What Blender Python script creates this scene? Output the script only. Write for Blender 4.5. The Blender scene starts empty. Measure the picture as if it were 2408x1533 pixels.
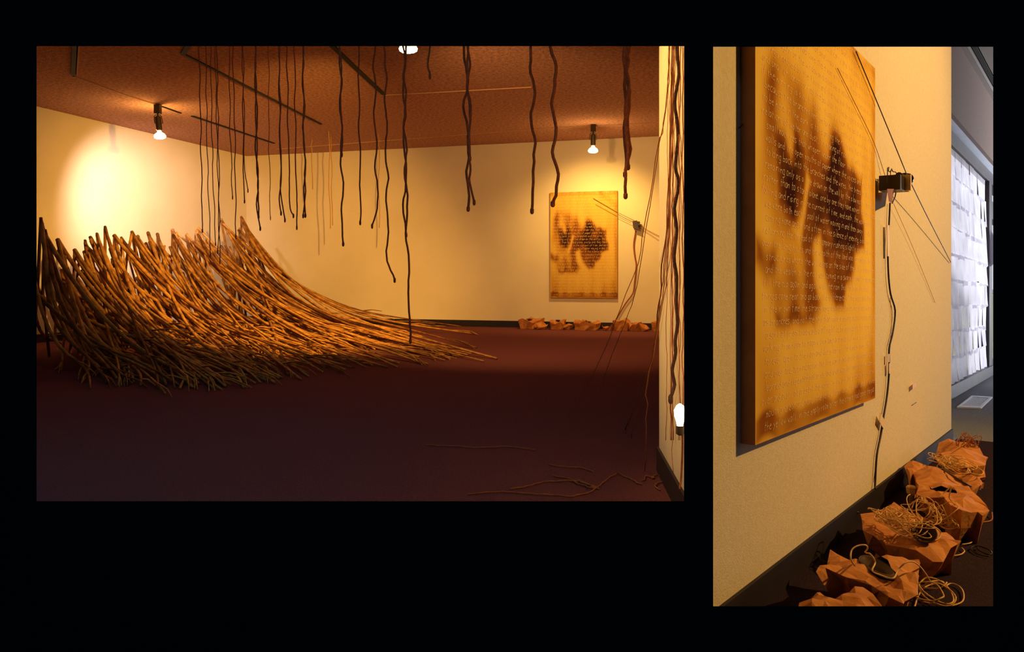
import bpy, bmesh, math, random
import numpy as np
from mathutils import Vector, noise
from mathutils.geometry import delaunay_2d_cdt
# ------------------------------------------------------------------ camera
F = 1831.0; CX = 1204.0; CY = 642.0; EYE = 0.885
scn = bpy.context.scene; col = scn.collection
cam = bpy.data.cameras.new('camera'); camo = bpy.data.objects.new('camera', cam); col.objects.link(camo)
camo.location = (0, 0, EYE); camo.rotation_euler = (math.pi/2, 0, 0)
cam.sensor_width = 36; cam.lens = 36*F/2408; cam.shift_y = (CY-766.5)/2408; cam.clip_start = .05; cam.clip_end = 200
scn.camera = camo
# ------------------------------------------------------------------ world, exposure
scn.view_settings.view_transform = 'Standard'; scn.view_settings.look = 'None'
scn.view_settings.exposure = 0; scn.view_settings.gamma = 1; scn.view_settings.use_curve_mapping = False
w = bpy.data.worlds.new('world'); scn.world = w; w.use_nodes = True
w.node_tree.nodes['Background'].inputs[0].default_value = (.80, .86, 1, 1)
w.node_tree.nodes['Background'].inputs[1].default_value = .9
# ------------------------------------------------------------------ layout frames
S = 74/F                                  # the second room's floor falls gently away
RP = Vector((.583, 2.195)); RD = Vector((.612, .791)).normalized(); RN = Vector((RD.y, -RD.x))
def zr(y): return -.065-S*y
def R(t, off=0, h=0):                     # second room: along the painted wall, out into the room, up
    x = RP.x+RD.x*t+RN.x*off; y = RP.y+RD.y*t+RN.y*off
    return Vector((x, y, zr(y)+h))
def P(u, v, y): return Vector(((u-CX)/F*y, y, EYE-(v-CY)/F*y))
def hitv(u, v, p, n):                     # ray against a vertical plane
    rx = (u-CX)/F; t = (p[0]*n[0]+p[1]*n[1])/(rx*n[0]+n[1]); return P(u, v, t)
def onR(u, v, off=0): return hitv(u, v, RP+RN*off, RN)
WP = Vector((4.735, 8.36)); WOFF = (WP-RP).dot(RN); WT = (WP-RP).dot(RD)
def W(t, off=0, h=0): return R(WT+t, WOFF+off, h)
def floR(u, v, h=0): return P(u, v, F*(.95-h)/(v-716))
def floL(u, v, h=0): return P(u, v, F*(EYE-h)/(v-CY))
H = 3.0
def ceiL(u, v, d=0): return P(u, v, F*(H-d-EYE)/(CY-v))
BC = Vector((-4.80, 14.08)); BD = Vector((7.106, -2.05)).normalized(); BN = Vector((BD.y, -BD.x))   # back wall; BN towards camera
LD = Vector((1.23, 4.2)).normalized(); LN = Vector((LD.y, -LD.x))                                   # left wall; LN into room
def onB(u, v, off=0): return hitv(u, v, BC+BN*off, BN)
def onL(u, v, off=0): return hitv(u, v, BC+LN*off, LN)
KP = Vector((.659, 3.487)); KD = Vector((-.0433, -.697)).normalized(); KN = Vector((KD.y, -KD.x))   # low partition; KN faces left
def onK(u, v, off=0): return hitv(u, v, KP+KN*off, KN)
# ------------------------------------------------------------------ lamps (light only)
def lamp(kind, name, loc, energy, color, target=None, **k):
    l = bpy.data.lights.new(name, kind); l.energy = energy; l.color = color
    for a, b in k.items(): setattr(l, a, b)
    o = bpy.data.objects.new(name, l); col.objects.link(o); o.location = loc
    if target is not None:
        o.rotation_euler = (Vector(target)-Vector(loc)).to_track_quat('-Z', 'Y').to_euler()
    return o
WARM = (1, .58, .17)
LAMP1 = ceiL(371, 245); LAMP2 = ceiL(1395, 293); LAMP3 = P(958, -10, F*(H-EYE)/652)
lamp('SPOT', 'spot_wall', LAMP1+Vector((.02, .02, -.50)), 330, (1, .70, .56), onL(325, 520), spot_size=math.radians(86), spot_blend=.9, shadow_soft_size=.04)
lamp('POINT', 'spill_wall', LAMP1+Vector((-.08, .10, -.35)), 15, (1, .56, .13), shadow_soft_size=.05)
lamp('SPOT', 'spot_canvas', LAMP2+Vector((0, 0, -.46)), 140, (1, .55, .12), onB(1400, 600), spot_size=math.radians(120), spot_blend=.8, shadow_soft_size=.04)
lamp('POINT', 'spill_canvas', LAMP2+Vector((0, -.05, -.46)), 14, WARM, shadow_soft_size=.05)
lamp('SPOT', 'spot_poles', LAMP3+Vector((-.05, .05, -.50)), 1700, (1, .50, .085), (-4.3, 12.3, .15), spot_size=math.radians(69), spot_blend=.8, shadow_soft_size=.04)
lamp('POINT', 'spill_poles', LAMP3+Vector((0, 0, -.5)), 3.5, WARM, shadow_soft_size=.05)
lamp('SPOT', 'spot_floor', LAMP3+Vector((.1, .05, -.5)), 420, (1, .5, .14), (1.0, 11.0, .5), spot_size=math.radians(100), spot_blend=1, shadow_soft_size=.06)
BULB4 = onK(1599, 978, .07)
lamp('POINT', 'spill_bulb', BULB4+Vector((-.05, 0, .05)), 2.2, WARM, shadow_soft_size=.03)
lamp('SPOT', 'spot_partition', (-1.1, 3.2, 2.85), 420, (1, .52, .12), onK(1580, 360), spot_size=math.radians(44), spot_blend=.8, shadow_soft_size=.05)
lamp('AREA', 'blue_fill', (-1.8, 2.9, 2.9), 20, (.15, .66, 1), (-1.5, 4.0, 0), size=1.8)  # added blue fill above the opening, not a source in the room
lamp('POINT', 'black_lift_fill', (0, -2.2, 1.2), 18, (.8, .85, 1), shadow_soft_size=.3)  # added unseen light, barely lifts the black of the front wall
LR = R(2.6, 3.15, 2.95)
lamp('SPOT', 'spot_right', LR, 570, (1, .56, .14), R(1.2, 0, .9), spot_size=math.radians(132), spot_blend=.6, shadow_soft_size=.03)
lamp('POINT', 'spill_right', R(1.9, 2.6, 3.0), 30, (1, .57, .18), shadow_soft_size=.1)
lamp('AREA', 'far_window_light', W(6.0, 4.0, 1.3), 210, (.90, .93, 1), W(3, 0, 2.2), size=2.6, spread=math.radians(95))
sun = lamp('SUN', 'sun', (20, 30, 20), 4.3, (.93, .95, 1), None, angle=math.radians(3))
sun.rotation_euler = Vector((.5, -.62, -.55)).to_track_quat('-Z', 'Y').to_euler()
# ------------------------------------------------------------------ materials
def srgb(r, g, b):
    f = lambda c: (c/255/12.92 if c/255 <= .04045 else ((c/255+.055)/1.055)**2.4)
    return (f(r), f(g), f(b), 1)
def mat(name, c1, c2=None, scale=5, rough=.8, bump=0, bscale=40, detail=4, stretch=(1, 1, 1), metal=0, lo=.35, hi=.65, spec=.3):
    m = bpy.data.materials.new(name); m.use_nodes = True; nt = m.node_tree; b = nt.nodes['Principled BSDF']
    b.inputs['Roughness'].default_value = rough; b.inputs['Metallic'].default_value = metal
    b.inputs['Specular IOR Level'].default_value = spec
    tc = nt.nodes.new('ShaderNodeTexCoord'); mp = nt.nodes.new('ShaderNodeMapping'); mp.inputs['Scale'].default_value = stretch
    geo = nt.nodes.new('ShaderNodeNewGeometry')
    nt.links.new(geo.outputs['Position'], mp.inputs['Vector'])
    n = nt.nodes.new('ShaderNodeTexNoise'); n.inputs['Scale'].default_value = scale; n.inputs['Detail'].default_value = detail
    nt.links.new(mp.outputs[0], n.inputs['Vector'])
    r = nt.nodes.new('ShaderNodeValToRGB'); r.color_ramp.elements[0].position = lo; r.color_ramp.elements[1].position = hi
    r.color_ramp.elements[0].color = tuple(c1[:3])+(1,); r.color_ramp.elements[1].color = tuple((c2 or c1)[:3])+(1,)
    nt.links.new(n.outputs['Fac'], r.inputs[0]); nt.links.new(r.outputs[0], b.inputs['Base Color'])
    if bump:
        n2 = nt.nodes.new('ShaderNodeTexNoise'); n2.inputs['Scale'].default_value = bscale; n2.inputs['Detail'].default_value = 3
        nt.links.new(mp.outputs[0], n2.inputs['Vector'])
        bp = nt.nodes.new('ShaderNodeBump'); bp.inputs['Strength'].default_value = bump; bp.inputs['Distance'].default_value = .02
        nt.links.new(n2.outputs['Fac'], bp.inputs['Height']); nt.links.new(bp.outputs[0], b.inputs['Normal'])
    return m
def emis(name, c, s):
    m = bpy.data.materials.new(name); m.use_nodes = True; b = m.node_tree.nodes['Principled BSDF']
    b.inputs['Base Color'].default_value = (.8, .7, .5, 1)
    b.inputs['Emission Color'].default_value = c; b.inputs['Emission Strength'].default_value = s
    return m
M = dict(
 black=mat('black_paint', (.003, .026, .033), (.0035, .028, .036), rough=.9, spec=0),
 wall=mat('warm_white_plaster', (.74, .66, .50), (.80, .72, .56), scale=1.2, rough=.9, bump=.12, bscale=120, spec=.1),
 wallr=mat('cream_plaster', (.70, .60, .47), (.76, .66, .52), scale=60, rough=.9, bump=.2, bscale=180, spec=.1),
 ceil=mat('stippled_ceiling', (.36, .19, .15), (.62, .34, .26), scale=28, rough=1, bump=.5, bscale=60, spec=0),
 floor=mat('dark_red_carpet', (.15, .055, .062), (.19, .07, .078), scale=90, rough=1, bump=.4, bscale=200, spec=0),
 floorn=mat('carpet_shaded', (.030, .020, .034), (.045, .028, .046), scale=120, rough=1, bump=.4, bscale=200, spec=0),  # shaded copy of the right room carpet, shade put into the colour
 floorr=mat('carpet_daylit', (.17, .18, .20), (.26, .27, .30), scale=120, rough=1, bump=.4, bscale=200, spec=0),  # daylit copy of the same carpet
 base=mat('dark_rubber_baseboard', (.014, .010, .020), (.022, .015, .028), rough=.6),
 rope=mat('purple_brown_rope', (.060, .028, .030), (.09, .04, .04), scale=50, rough=.9, bump=.5, bscale=150),
 seam=mat('ceiling_seam', (.012, .009, .008), rough=.8),
 seaml=mat('ceiling_joint_light', (.50, .28, .17), rough=.8),
 cord=mat('dark_brown_cord', (.32, .085, .040), (.42, .12, .05), scale=60, rough=.9, bump=.5, bscale=150),
 thin=mat('tan_string', (.28, .095, .035), (.38, .14, .05), scale=50, rough=.9),
 faint=mat('pale_string', (.42, .24, .09), rough=.9),
 pole=mat('peeled_sapling_wood', (.26, .105, .022), (.62, .33, .075), scale=9, rough=.65, bump=.4, bscale=60, detail=6, stretch=(1, 1, 1)),
 poled=mat('bark_sapling_wood', (.13, .045, .014), (.34, .145, .035), scale=9, rough=.75, bump=.4, bscale=60, detail=6),
 paper=mat('brown_kraft_paper', (.42, .155, .042), (.60, .25, .075), scale=14, rough=.75, bump=.35, bscale=25, detail=6),
 paperd=mat('dark_kraft_paper', (.18, .065, .03), (.26, .10, .045), scale=14, rough=.8),
 cone=mat('speaker_cone_paper', (.045, .025, .018), (.09, .05, .03), scale=12, rough=.45),
 coned=mat('cone_cap', (.02, .012, .012), rough=.4),
 twine=mat('yellow_twine', (.62, .36, .12), (.80, .52, .22), scale=60, rough=.7),
 twined=mat('dark_wire', (.03, .015, .015), rough=.5),
 metal=mat('dark_lamp_metal', (.03, .022, .018), (.06, .045, .035), rough=.4, metal=.5),
 steel=mat('worn_steel', (.30, .22, .13), (.42, .31, .18), scale=30, rough=.45, metal=.5),
 tape=mat('yellow_masking_tape', (.72, .50, .20), (.80, .58, .26), scale=30, rough=.6),
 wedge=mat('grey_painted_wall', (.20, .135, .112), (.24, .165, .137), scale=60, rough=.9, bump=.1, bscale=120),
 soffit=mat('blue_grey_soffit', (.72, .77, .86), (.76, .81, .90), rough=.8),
 frame=mat('dark_window_frame', (.035, .028, .038), (.05, .04, .05), rough=.45),
 ceilr=mat('acoustic_tile', (.12, .10, .08), (.34, .30, .25), scale=55, rough=1, bump=.4, bscale=60),
 trim=mat('ceiling_trim', (.32, .28, .25), rough=.6),
 white=mat('white_painted_metal', (.72, .74, .80), rough=.5),
 bark=mat('grey_bark', (.10, .085, .075), (.18, .15, .13), scale=12, rough=.9),
 brick=mat('pale_brick', (.50, .40, .34), (.58, .47, .40), scale=8, rough=.9),
 bldw=mat('dark_building_window', (.05, .06, .08), rough=.2),
 grass=mat('dry_lawn', (.20, .19, .09), (.30, .27, .15), scale=4, rough=1),
 edge=mat('canvas_edge_wood', (.30, .12, .05), (.36, .16, .07), scale=12, rough=.8),
 ink=mat('cream_ink', (.90, .66, .28), rough=.7),
)
M['bulb'] = emis('glowing_bulb', (1, .62, .2, 1), 5.5)
M['bulbface'] = emis('glowing_bulb_face', (1, .78, .45, 1), 22)
def sheet_mat():
    m = bpy.data.materials.new('translucent_white_paper'); m.use_nodes = True; nt = m.node_tree; nt.nodes.clear()
    o = nt.nodes.new('ShaderNodeOutputMaterial'); mx = nt.nodes.new('ShaderNodeMixShader'); mx.inputs[0].default_value = .6
    d = nt.nodes.new('ShaderNodeBsdfDiffuse'); t = nt.nodes.new('ShaderNodeBsdfTranslucent')
    n = nt.nodes.new('ShaderNodeTexNoise'); n.inputs['Scale'].default_value = 3; g = nt.nodes.new('ShaderNodeNewGeometry')
    oi = nt.nodes.new('ShaderNodeObjectInfo')
    r = nt.nodes.new('ShaderNodeValToRGB'); r.color_ramp.elements[0].color = (.66, .63, .70, 1); r.color_ramp.elements[1].color = (.86, .84, .92, 1)
    r.color_ramp.elements[0].position = .3; r.color_ramp.elements[1].position = .7
    nt.links.new(g.outputs['Position'], n.inputs['Vector']); nt.links.new(n.outputs['Fac'], r.inputs[0])
    nt.links.new(r.outputs[0], d.inputs[0]); nt.links.new(r.outputs[0], t.inputs[0])
    nt.links.new(d.outputs[0], mx.inputs[1]); nt.links.new(t.outputs[0], mx.inputs[2]); nt.links.new(mx.outputs[0], o.inputs[0]); return m
M['sheet'] = sheet_mat()
def pane_mat():
    m = bpy.data.materials.new('window_glass'); m.use_nodes = True; nt = m.node_tree; nt.nodes.clear()
    o = nt.nodes.new('ShaderNodeOutputMaterial'); mx = nt.nodes.new('ShaderNodeMixShader'); mx.inputs[0].default_value = .08
    t = nt.nodes.new('ShaderNodeBsdfTransparent'); g = nt.nodes.new('ShaderNodeBsdfGlossy'); g.inputs['Roughness'].default_value = .03
    nt.links.new(t.outputs[0], mx.inputs[1]); nt.links.new(g.outputs[0], mx.inputs[2]); nt.links.new(mx.outputs[0], o.inputs[0]); return m
M['pane'] = pane_mat()
def canvas_mat():
    m = bpy.data.materials.new('stained_canvas'); m.use_nodes = True; nt = m.node_tree; b = nt.nodes['Principled BSDF']
    a = nt.nodes.new('ShaderNodeAttribute'); a.attribute_name = 'stain'; b.inputs['Roughness'].default_value = .75; b.inputs['Specular IOR Level'].default_value = 0
    nt.links.new(a.outputs['Color'], b.inputs['Base Color']); return m
M['canvas'] = canvas_mat()
# ------------------------------------------------------------------ mesh helpers
class MB:
    def __init__(s): s.v = []; s.f = []
    def box(s, c, x, y, z):               # centre and three half-axis vectors
        c = Vector(c); x = Vector(x); y = Vector(y); z = Vector(z); i = len(s.v)
        for a, b, d in ((-1,-1,-1),(1,-1,-1),(1,1,-1),(-1,1,-1),(-1,-1,1),(1,-1,1),(1,1,1),(-1,1,1)): s.v.append(c+x*a+y*b+z*d)
        for q in ((0,3,2,1),(4,5,6,7),(0,1,5,4),(1,2,6,5),(2,3,7,6),(3,0,4,7)): s.f.append(tuple(i+k for k in q))
        return s
    def hexa(s, pts):                      # 4 bottom, 4 top corners
        i = len(s.v); s.v += [Vector(p) for p in pts]
        for q in ((0,3,2,1),(4,5,6,7),(0,1,5,4),(1,2,6,5),(2,3,7,6),(3,0,4,7)): s.f.append(tuple(i+k for k in q))
        return s
    def prism(s, poly, z0, z1):           # z0, z1 numbers or functions of (x, y)
        g0 = z0 if callable(z0) else (lambda x, y: z0); g1 = z1 if callable(z1) else (lambda x, y: z1)
        i = len(s.v); n = len(poly)
        s.v += [Vector((x, y, g0(x, y))) for x, y in poly]+[Vector((x, y, g1(x, y))) for x, y in poly]
        s.f.append(tuple(i+n-1-k for k in range(n))); s.f.append(tuple(i+n+k for k in range(n)))
        for k in range(n): s.f.append((i+k, i+(k+1) % n, i+n+(k+1) % n, i+n+k))
        return s
    def tube(s, pts, r, n=6, r1=None):
        pts = [Vector(p) for p in pts]; m = len(pts); i0 = len(s.v); up = None
        for k, p in enumerate(pts):
            d = (pts[min(k+1, m-1)]-pts[max(k-1, 0)])
            d = d.normalized() if d.length > 1e-9 else Vector((0, 0, 1))
            if up is None: up = Vector((1, 0, 0)) if abs(d.x) < .8 else Vector((0, 1, 0))
            a = (up-d*up.dot(d))
            if a.length < 1e-5: a = Vector((0, 1, 0))-d*d.y
            a.normalize(); b = d.cross(a); up = a
            rr = r(k/(m-1)) if callable(r) else (r if r1 is None else r+(r1-r)*k/(m-1))
            for q in range(n): s.v.append(p+(a*math.cos(2*math.pi*q/n)+b*math.sin(2*math.pi*q/n))*rr)
        for k in range(m-1):
            for q in range(n):
                s.f.append((i0+k*n+q, i0+k*n+(q+1) % n, i0+(k+1)*n+(q+1) % n, i0+(k+1)*n+q))
        s.f.append(tuple(i0+n-1-q for q in range(n))); s.f.append(tuple(i0+(m-1)*n+q for q in range(n)))
        return s
    def build(s, name, m, parent=None, smooth=False, origin=None):
        me = bpy.data.meshes.new(name)
        if parent is not None: org = Vector(parent.matrix_world.translation) if False else Vector(parent['_o'])
        elif origin is not None: org = Vector(origin)
        else:
            a = np.array([tuple(p) for p in s.v]); org = Vector((float(a[:, 0].mean()), float(a[:, 1].mean()), float(a[:, 2].min())))
        me.from_pydata([tuple(p-org) for p in s.v], [], s.f)
        bm = bmesh.new(); bm.from_mesh(me); bmesh.ops.recalc_face_normals(bm, faces=bm.faces); bm.to_mesh(me); bm.free()
        me.materials.append(m); o = bpy.data.objects.new(name, me); col.objects.link(o); o['_o'] = tuple(org)
        if parent is not None: o.parent = parent
        else: o.location = org
        if smooth:
            for p in me.polygons: p.use_smooth = True
        return o
def thing(name, label, cat, loc, group=None):
    o = bpy.data.objects.new(name, None); col.objects.link(o); o.location = loc; o['_o'] = tuple(loc); o.empty_display_size = .1
    o['label'] = label; o['category'] = cat
    if group: o['group'] = group
    return o
def tag(o, label, cat, group=None, kind=None):
    o['label'] = label; o['category'] = cat
    if group: o['group'] = group
    if kind: o['kind'] = kind
    return o
def struct(o, label=None):
    o['kind'] = 'structure'
    if label: o['label'] = label; o['category'] = 'room'
    return o
V = Vector
def lathe(c, axis, prof, n=16):            # profile [(distance along axis, radius)]
    mb = MB(); axis = Vector(axis).normalized(); c = Vector(c)
    a = axis.orthogonal().normalized(); b = axis.cross(a)
    for d, r in prof:
        for q in range(n): mb.v.append(c+axis*d+(a*math.cos(2*math.pi*q/n)+b*math.sin(2*math.pi*q/n))*r)
    for k in range(len(prof)-1):
        for q in range(n): mb.f.append((k*n+q, k*n+(q+1) % n, (k+1)*n+(q+1) % n, (k+1)*n+q))
    mb.f.append(tuple(range(n))[::-1]); mb.f.append(tuple((len(prof)-1)*n+q for q in range(n)))
    return mb
# ------------------------------------------------------------------ the black front wall with two openings
YF = 1.90
def xz(u, v): p = P(u, v, YF); return p.x, p.z
lx0, lz1 = xz(86, 108.5); lx1, lz0 = xz(1608.5, 1178.5)
rx0, rz1 = xz(1677, 110); rx1, rz0 = xz(2335.5, 1425.5)
fw = MB(); TH = .03; SP = .06
def rim(x0, x1, z0, z1, ox0, ox1, oz0, oz1):
    # four splayed slabs between the opening (x0..z1) and the outer rectangle
    a = [(x0, z0), (x1, z0), (x1, z1), (x0, z1)]; o = [(ox0, oz0), (ox1, oz0), (ox1, oz1), (ox0, oz1)]
    bk = [(x0-min(SP, .02 if x0 > 0 else SP), z0-SP), (x1+(.02 if x1 < 1 else SP), z0-SP), (x1+(.02 if x1 < 1 else SP), z1+SP), (x0-(.02 if x0 > 0 else SP), z1+SP)]
    for k in range(4):
        j = (k+1) % 4
        f = [a[k], a[j], o[j], o[k]]; b = [bk[k], bk[j], o[j], o[k]]
        fw.hexa([V((p[0], YF, p[1])) for p in f]+[V((p[0], YF+TH, p[1])) for p in b])
mx_ = (lx1+rx0)/2
rim(lx0, lx1, lz0, lz1, -9.2, mx_, -1.3, 4.4)
rim(rx0, rx1, rz0, rz1, mx_, 7.0, -1.3, 4.4)
struct(fw.build('wall_front', M['black'], origin=(0, YF, 0)), 'black wall with two picture-shaped openings')
struct(MB().prism([(.432, 1.92), (.486, 1.92), (.505, 2.09), (.469, 2.09)], -1.3, 4.4).build('wall_leak_filler', M['black']), 'added black filler post stopping light between the two rooms')  # filler added to close a light leak behind the front wall
# black box added around the camera to keep sky light off the front wall
vr = MB()
vr.box((-1, -.6, -1.35), (8.2, 0, 0), (0, 2.56, 0), (0, 0, .05)); vr.box((-1, -.6, 4.45), (8.2, 0, 0), (0, 2.56, 0), (0, 0, .05))
vr.box((-9.2, -.6, 1.55), (.05, 0, 0), (0, 2.5, 0), (0, 0, 2.9)); vr.box((7.05, -.6, 1.55), (.05, 0, 0), (0, 2.5, 0), (0, 0, 2.9)); vr.box((-1, -3.1, 1.55), (8.2, 0, 0), (0, .05, 0), (0, 0, 2.9))
struct(vr.build('wall_daylight_block', M['black']), 'added black shell keeping sky light off the front wall')
# ------------------------------------------------------------------ first room
lw0 = BC-LD*12.6
KE = KP+KD*1.18
RW = [(.72, 2.55), (.98, 3.5), (2.75, 12.05)]
bend = BC+BD*8.1
poly = [(lw0.x, lw0.y), (.46, 1.935), (.474, 2.08), (.60, 2.30)]+RW+[(bend.x, bend.y), (BC.x, BC.y)]
struct(MB().prism(poly, -.05, 0).build('floor', M['floor']), 'dark red-brown carpet of the left room')
struct(MB().prism(poly, H, H+.06).build('ceiling', M['ceil']), 'stippled ceiling of the left room')
def vwall(name, a, b, n, th, z0, z1, m, label):
    a = Vector(a[:2]); b = Vector(b[:2]); n = Vector(n)
    g = lambda f: (f if callable(f) else (lambda x, y: f))
    pts = [(a.x, a.y), (b.x, b.y), (b.x-n.x*th, b.y-n.y*th), (a.x-n.x*th, a.y-n.y*th)]
    o = MB().prism(pts, z0, z1).build(name, m)
    if label is not None: struct(o, label)
    return o
vwall('wall_back', BC, bend, BN, .1, 0, H, M['wall'], 'warm white back wall of the left room')
vwall('wall_left', lw0, BC, LN, .1, 0, H, M['wall'], 'spotlit left wall behind the pole pile')
for i in range(2):
    a = Vector(RW[i]); b = Vector(RW[i+1]); d = (b-a).normalized()
    vwall('wall_right', a, b, (-d.y, d.x), .06, 0, H, M['wall'], 'side wall of the left room hidden past the partition' if i else 'short wall behind the partition')
vwall('wall_partition', KP, KE, KN, .05, 0, 1.885+.012, M['wall'], 'low free-standing partition at the right edge of the left room')
def base_strip(name, a, b, n, m, h, label, z=0, th=.012):
    return vwall(name, Vector(a)+Vector(n)*th, Vector(b)+Vector(n)*th, n, th-.0005, z, (lambda x, y: zr(y)+h) if callable(z) else z+h, m, label)
base_strip('baseboard_back', BC, bend, BN, M['base'], .106, 'black baseboard along the back wall')
base_strip('baseboard_left', lw0, BC, LN, M['base'], .106, 'black baseboard along the left wall')
base_strip('baseboard_partition', KP, KE, KN, M['base'], .106, 'black baseboard of the partition')
# ceiling seams and slots
def seam(p, q, wd, m, label, dp=.012):
    a = ceiL(*p); b = ceiL(*q); d = (b-a).normalized(); s = V((d.y, -d.x, 0))*wd/2; up = V((0, 0, dp/2))
    o = MB().box((a+b)/2-V((0, 0, dp/2+.0005)), (b-a)/2, s, up).build('trim_ceiling', m); struct(o, label)
seam((179, 60), (173, 174), .05, M['seam'], 'short dark slot in the ceiling above the left lamp')
seam((186, 60), (180, 172), .02, M['seaml'], 'pale edging beside the short dark slot')
seam((173, 178), (300, 224), .02, M['seaml'], 'pale ceiling joint running towards the left lamp')
seam((300, 224), (368, 245), .02, M['seaml'], 'pale ceiling joint meeting the left lamp')
seam((380, 249), (425, 265), .025, M['seam'], 'short dark joint right of the left lamp')
seam((452, 272), (644, 336), .04, M['seam'], 'dark ceiling joint running to the room corner')
seam((460, 78), (430, 125), .05, M['seam'], 'dark slot at the top edge beside the cords')
seam((430, 125), (755, 291), .035, M['seam'], 'long brown ceiling joint behind the left cords')
seam((766, 92), (903, 221), .05, M['seam'], 'thick black slot in the ceiling centre')
seam((905, 223), (1250, 204), .02, M['seaml'], 'faint ceiling joint right of the thick slot')
seam((650, 350), (1280, 301), .02, M['seaml'], 'faint ceiling joint parallel to the back wall')
seam((1280, 301), (1540, 288), .02, M['seaml'], 'faint ceiling joint behind the right lamp')
# ------------------------------------------------------------------ second room
T0, T1 = -.15, 3.955
zf = lambda x, y: zr(y)
zc = lambda x, y: zr(y)+3.59
wr = vwall('wall_centre', R(T0), R(T1), RN, .03, lambda x, y: zr(y)-.0, zc, M['wallr'], 'cream wall carrying the tall canvas in the right room')
base_strip('baseboard_centre', R(T0).xy, R(T1-.0).xy, RN, M['base'], .10, 'black baseboard under the tall canvas', z=zf)
A = [R(T0).xy, R(T1).xy, W(-2.2).xy, W(9).xy, (14.0, 11.5), (7.05, 1.94), (.49, 1.94)]
A = [(p[0], p[1]) for p in A]
near = [(R(T0).x, R(T0).y), tuple(R(T1+.25).xy), tuple(R(T1+.25, 7).xy), (7.05, 1.94), (.49, 1.94)]  # one carpet split where the light changes, near part coloured darker
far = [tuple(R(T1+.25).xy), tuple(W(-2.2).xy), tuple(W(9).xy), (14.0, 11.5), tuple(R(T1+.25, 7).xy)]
struct(MB().prism(near, lambda x, y: zr(y)-.05, zf).build('floor', M['floorn']), 'carpet under the paper bags, shade put into its dark plum colour')
struct(MB().prism(far, lambda x, y: zr(y)-.05, zf).build('floor', M['floorr']), 'same carpet in the window room, in its lighter daylit grey')
struct(MB().prism(A, zc, lambda x, y: zc(x, y)+.05).build('ceiling', M['ceilr']), 'speckled ceiling of the right room')
def rwall(name, a, b, m, label):
    a = Vector(a[:2]); b = Vector(b[:2]); d = (b-a).normalized(); vwall(name, a, b, (d.y, -d.x), .05, zf, zc, m, label)
rwall('wall_return', R(T1).xy-RD*.0, W(-2.2).xy, M['wallr'], 'return wall behind the corner')
rwall('wall_end', W(9).xy, (14.0, 11.5), M['wedge'], 'far end wall of the window room')
rwall('wall_far_right', (14.0, 11.5), (7.05, 1.94), M['wedge'], 'side wall of the window room')
# bulkhead over the windows
def bandR(name, t0, t1, o0, o1, h0, h1, m, label=None, parent=None, org=None):
    pts = [W(t0, o0), W(t1, o0), W(t1, o1), W(t0, o1)]
    mb = MB().prism([(p.x, p.y) for p in pts], lambda x, y: zr(y)+h0, lambda x, y: zr(y)+h1)
    o = mb.build(name, m, parent)
    if label: struct(o, label)
    return o
BO = (Vector((4.146, 7.32))-WP).dot(RN)
HW = .95+1.79
bandR('wall_bulkhead', -2.2, 9, BO-.04, BO, HW, 3.55, M['wedge'], 'grey-brown bulkhead over the windows')
bandR('ceiling_soffit', -2.2, 9, 0, BO-.041, HW, HW+.04, M['soffit'], 'blue-grey underside of the bulkhead')
bandR('trim_bulkhead', -2.2, 9, BO+.001, BO+.05, 3.50, 3.585, M['trim'], 'pale trim where bulkhead meets ceiling')
bandR('trim_gap', -2.2, 9, BO+.06, BO+.10, 3.55, 3.585, M['seam'], 'dark gap line along the ceiling trim')  # dark strip between the two ceiling trims
bandR('trim_outer', -2.2, 9, BO+.11, BO+.30, 3.56, 3.588, M['trim'], 'wide pale trim strip on the ceiling')
bandR('wall_window', -2.2, 9, -.08, 0, HW, 3.6, M['wedge'], 'wall over the window heads')
HT = .95+1.64
# window frames
win = thing('window_1', 'dark-framed glazed window wall with mullions', 'window', W(0, 0, 0)); struct(win)
bandR('window_head', -2.2, 9, -.08, .05, HT, HW-.001, M['frame'], parent=win)
bandR('window_sill', -2.2, 9, -.08, .08, 0, .13, M['frame'], parent=win)
for t in (-2.1, 2.66, 5.6, 8.7):
    bandR('mullion', t-.14, t+.14, -.08, .06, .13, HT, M['frame'], parent=win)
for t0, t1 in ((2.80, 5.46), (5.74, 8.56)):
    bandR('transom', t0, t1, -.05, .03, 1.10, 1.16, M['frame'], parent=win)
    bandR('transom', t0, t1, -.05, .05, 2.12, 2.36, M['frame'], parent=win)
    bandR('pane', t0, t1, -.025, -.02, .13, HT, M['pane'], parent=win)
bandR('pane', -1.96, 2.52, -.06, -.055, .13, HT, M['pane'], parent=win)
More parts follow.
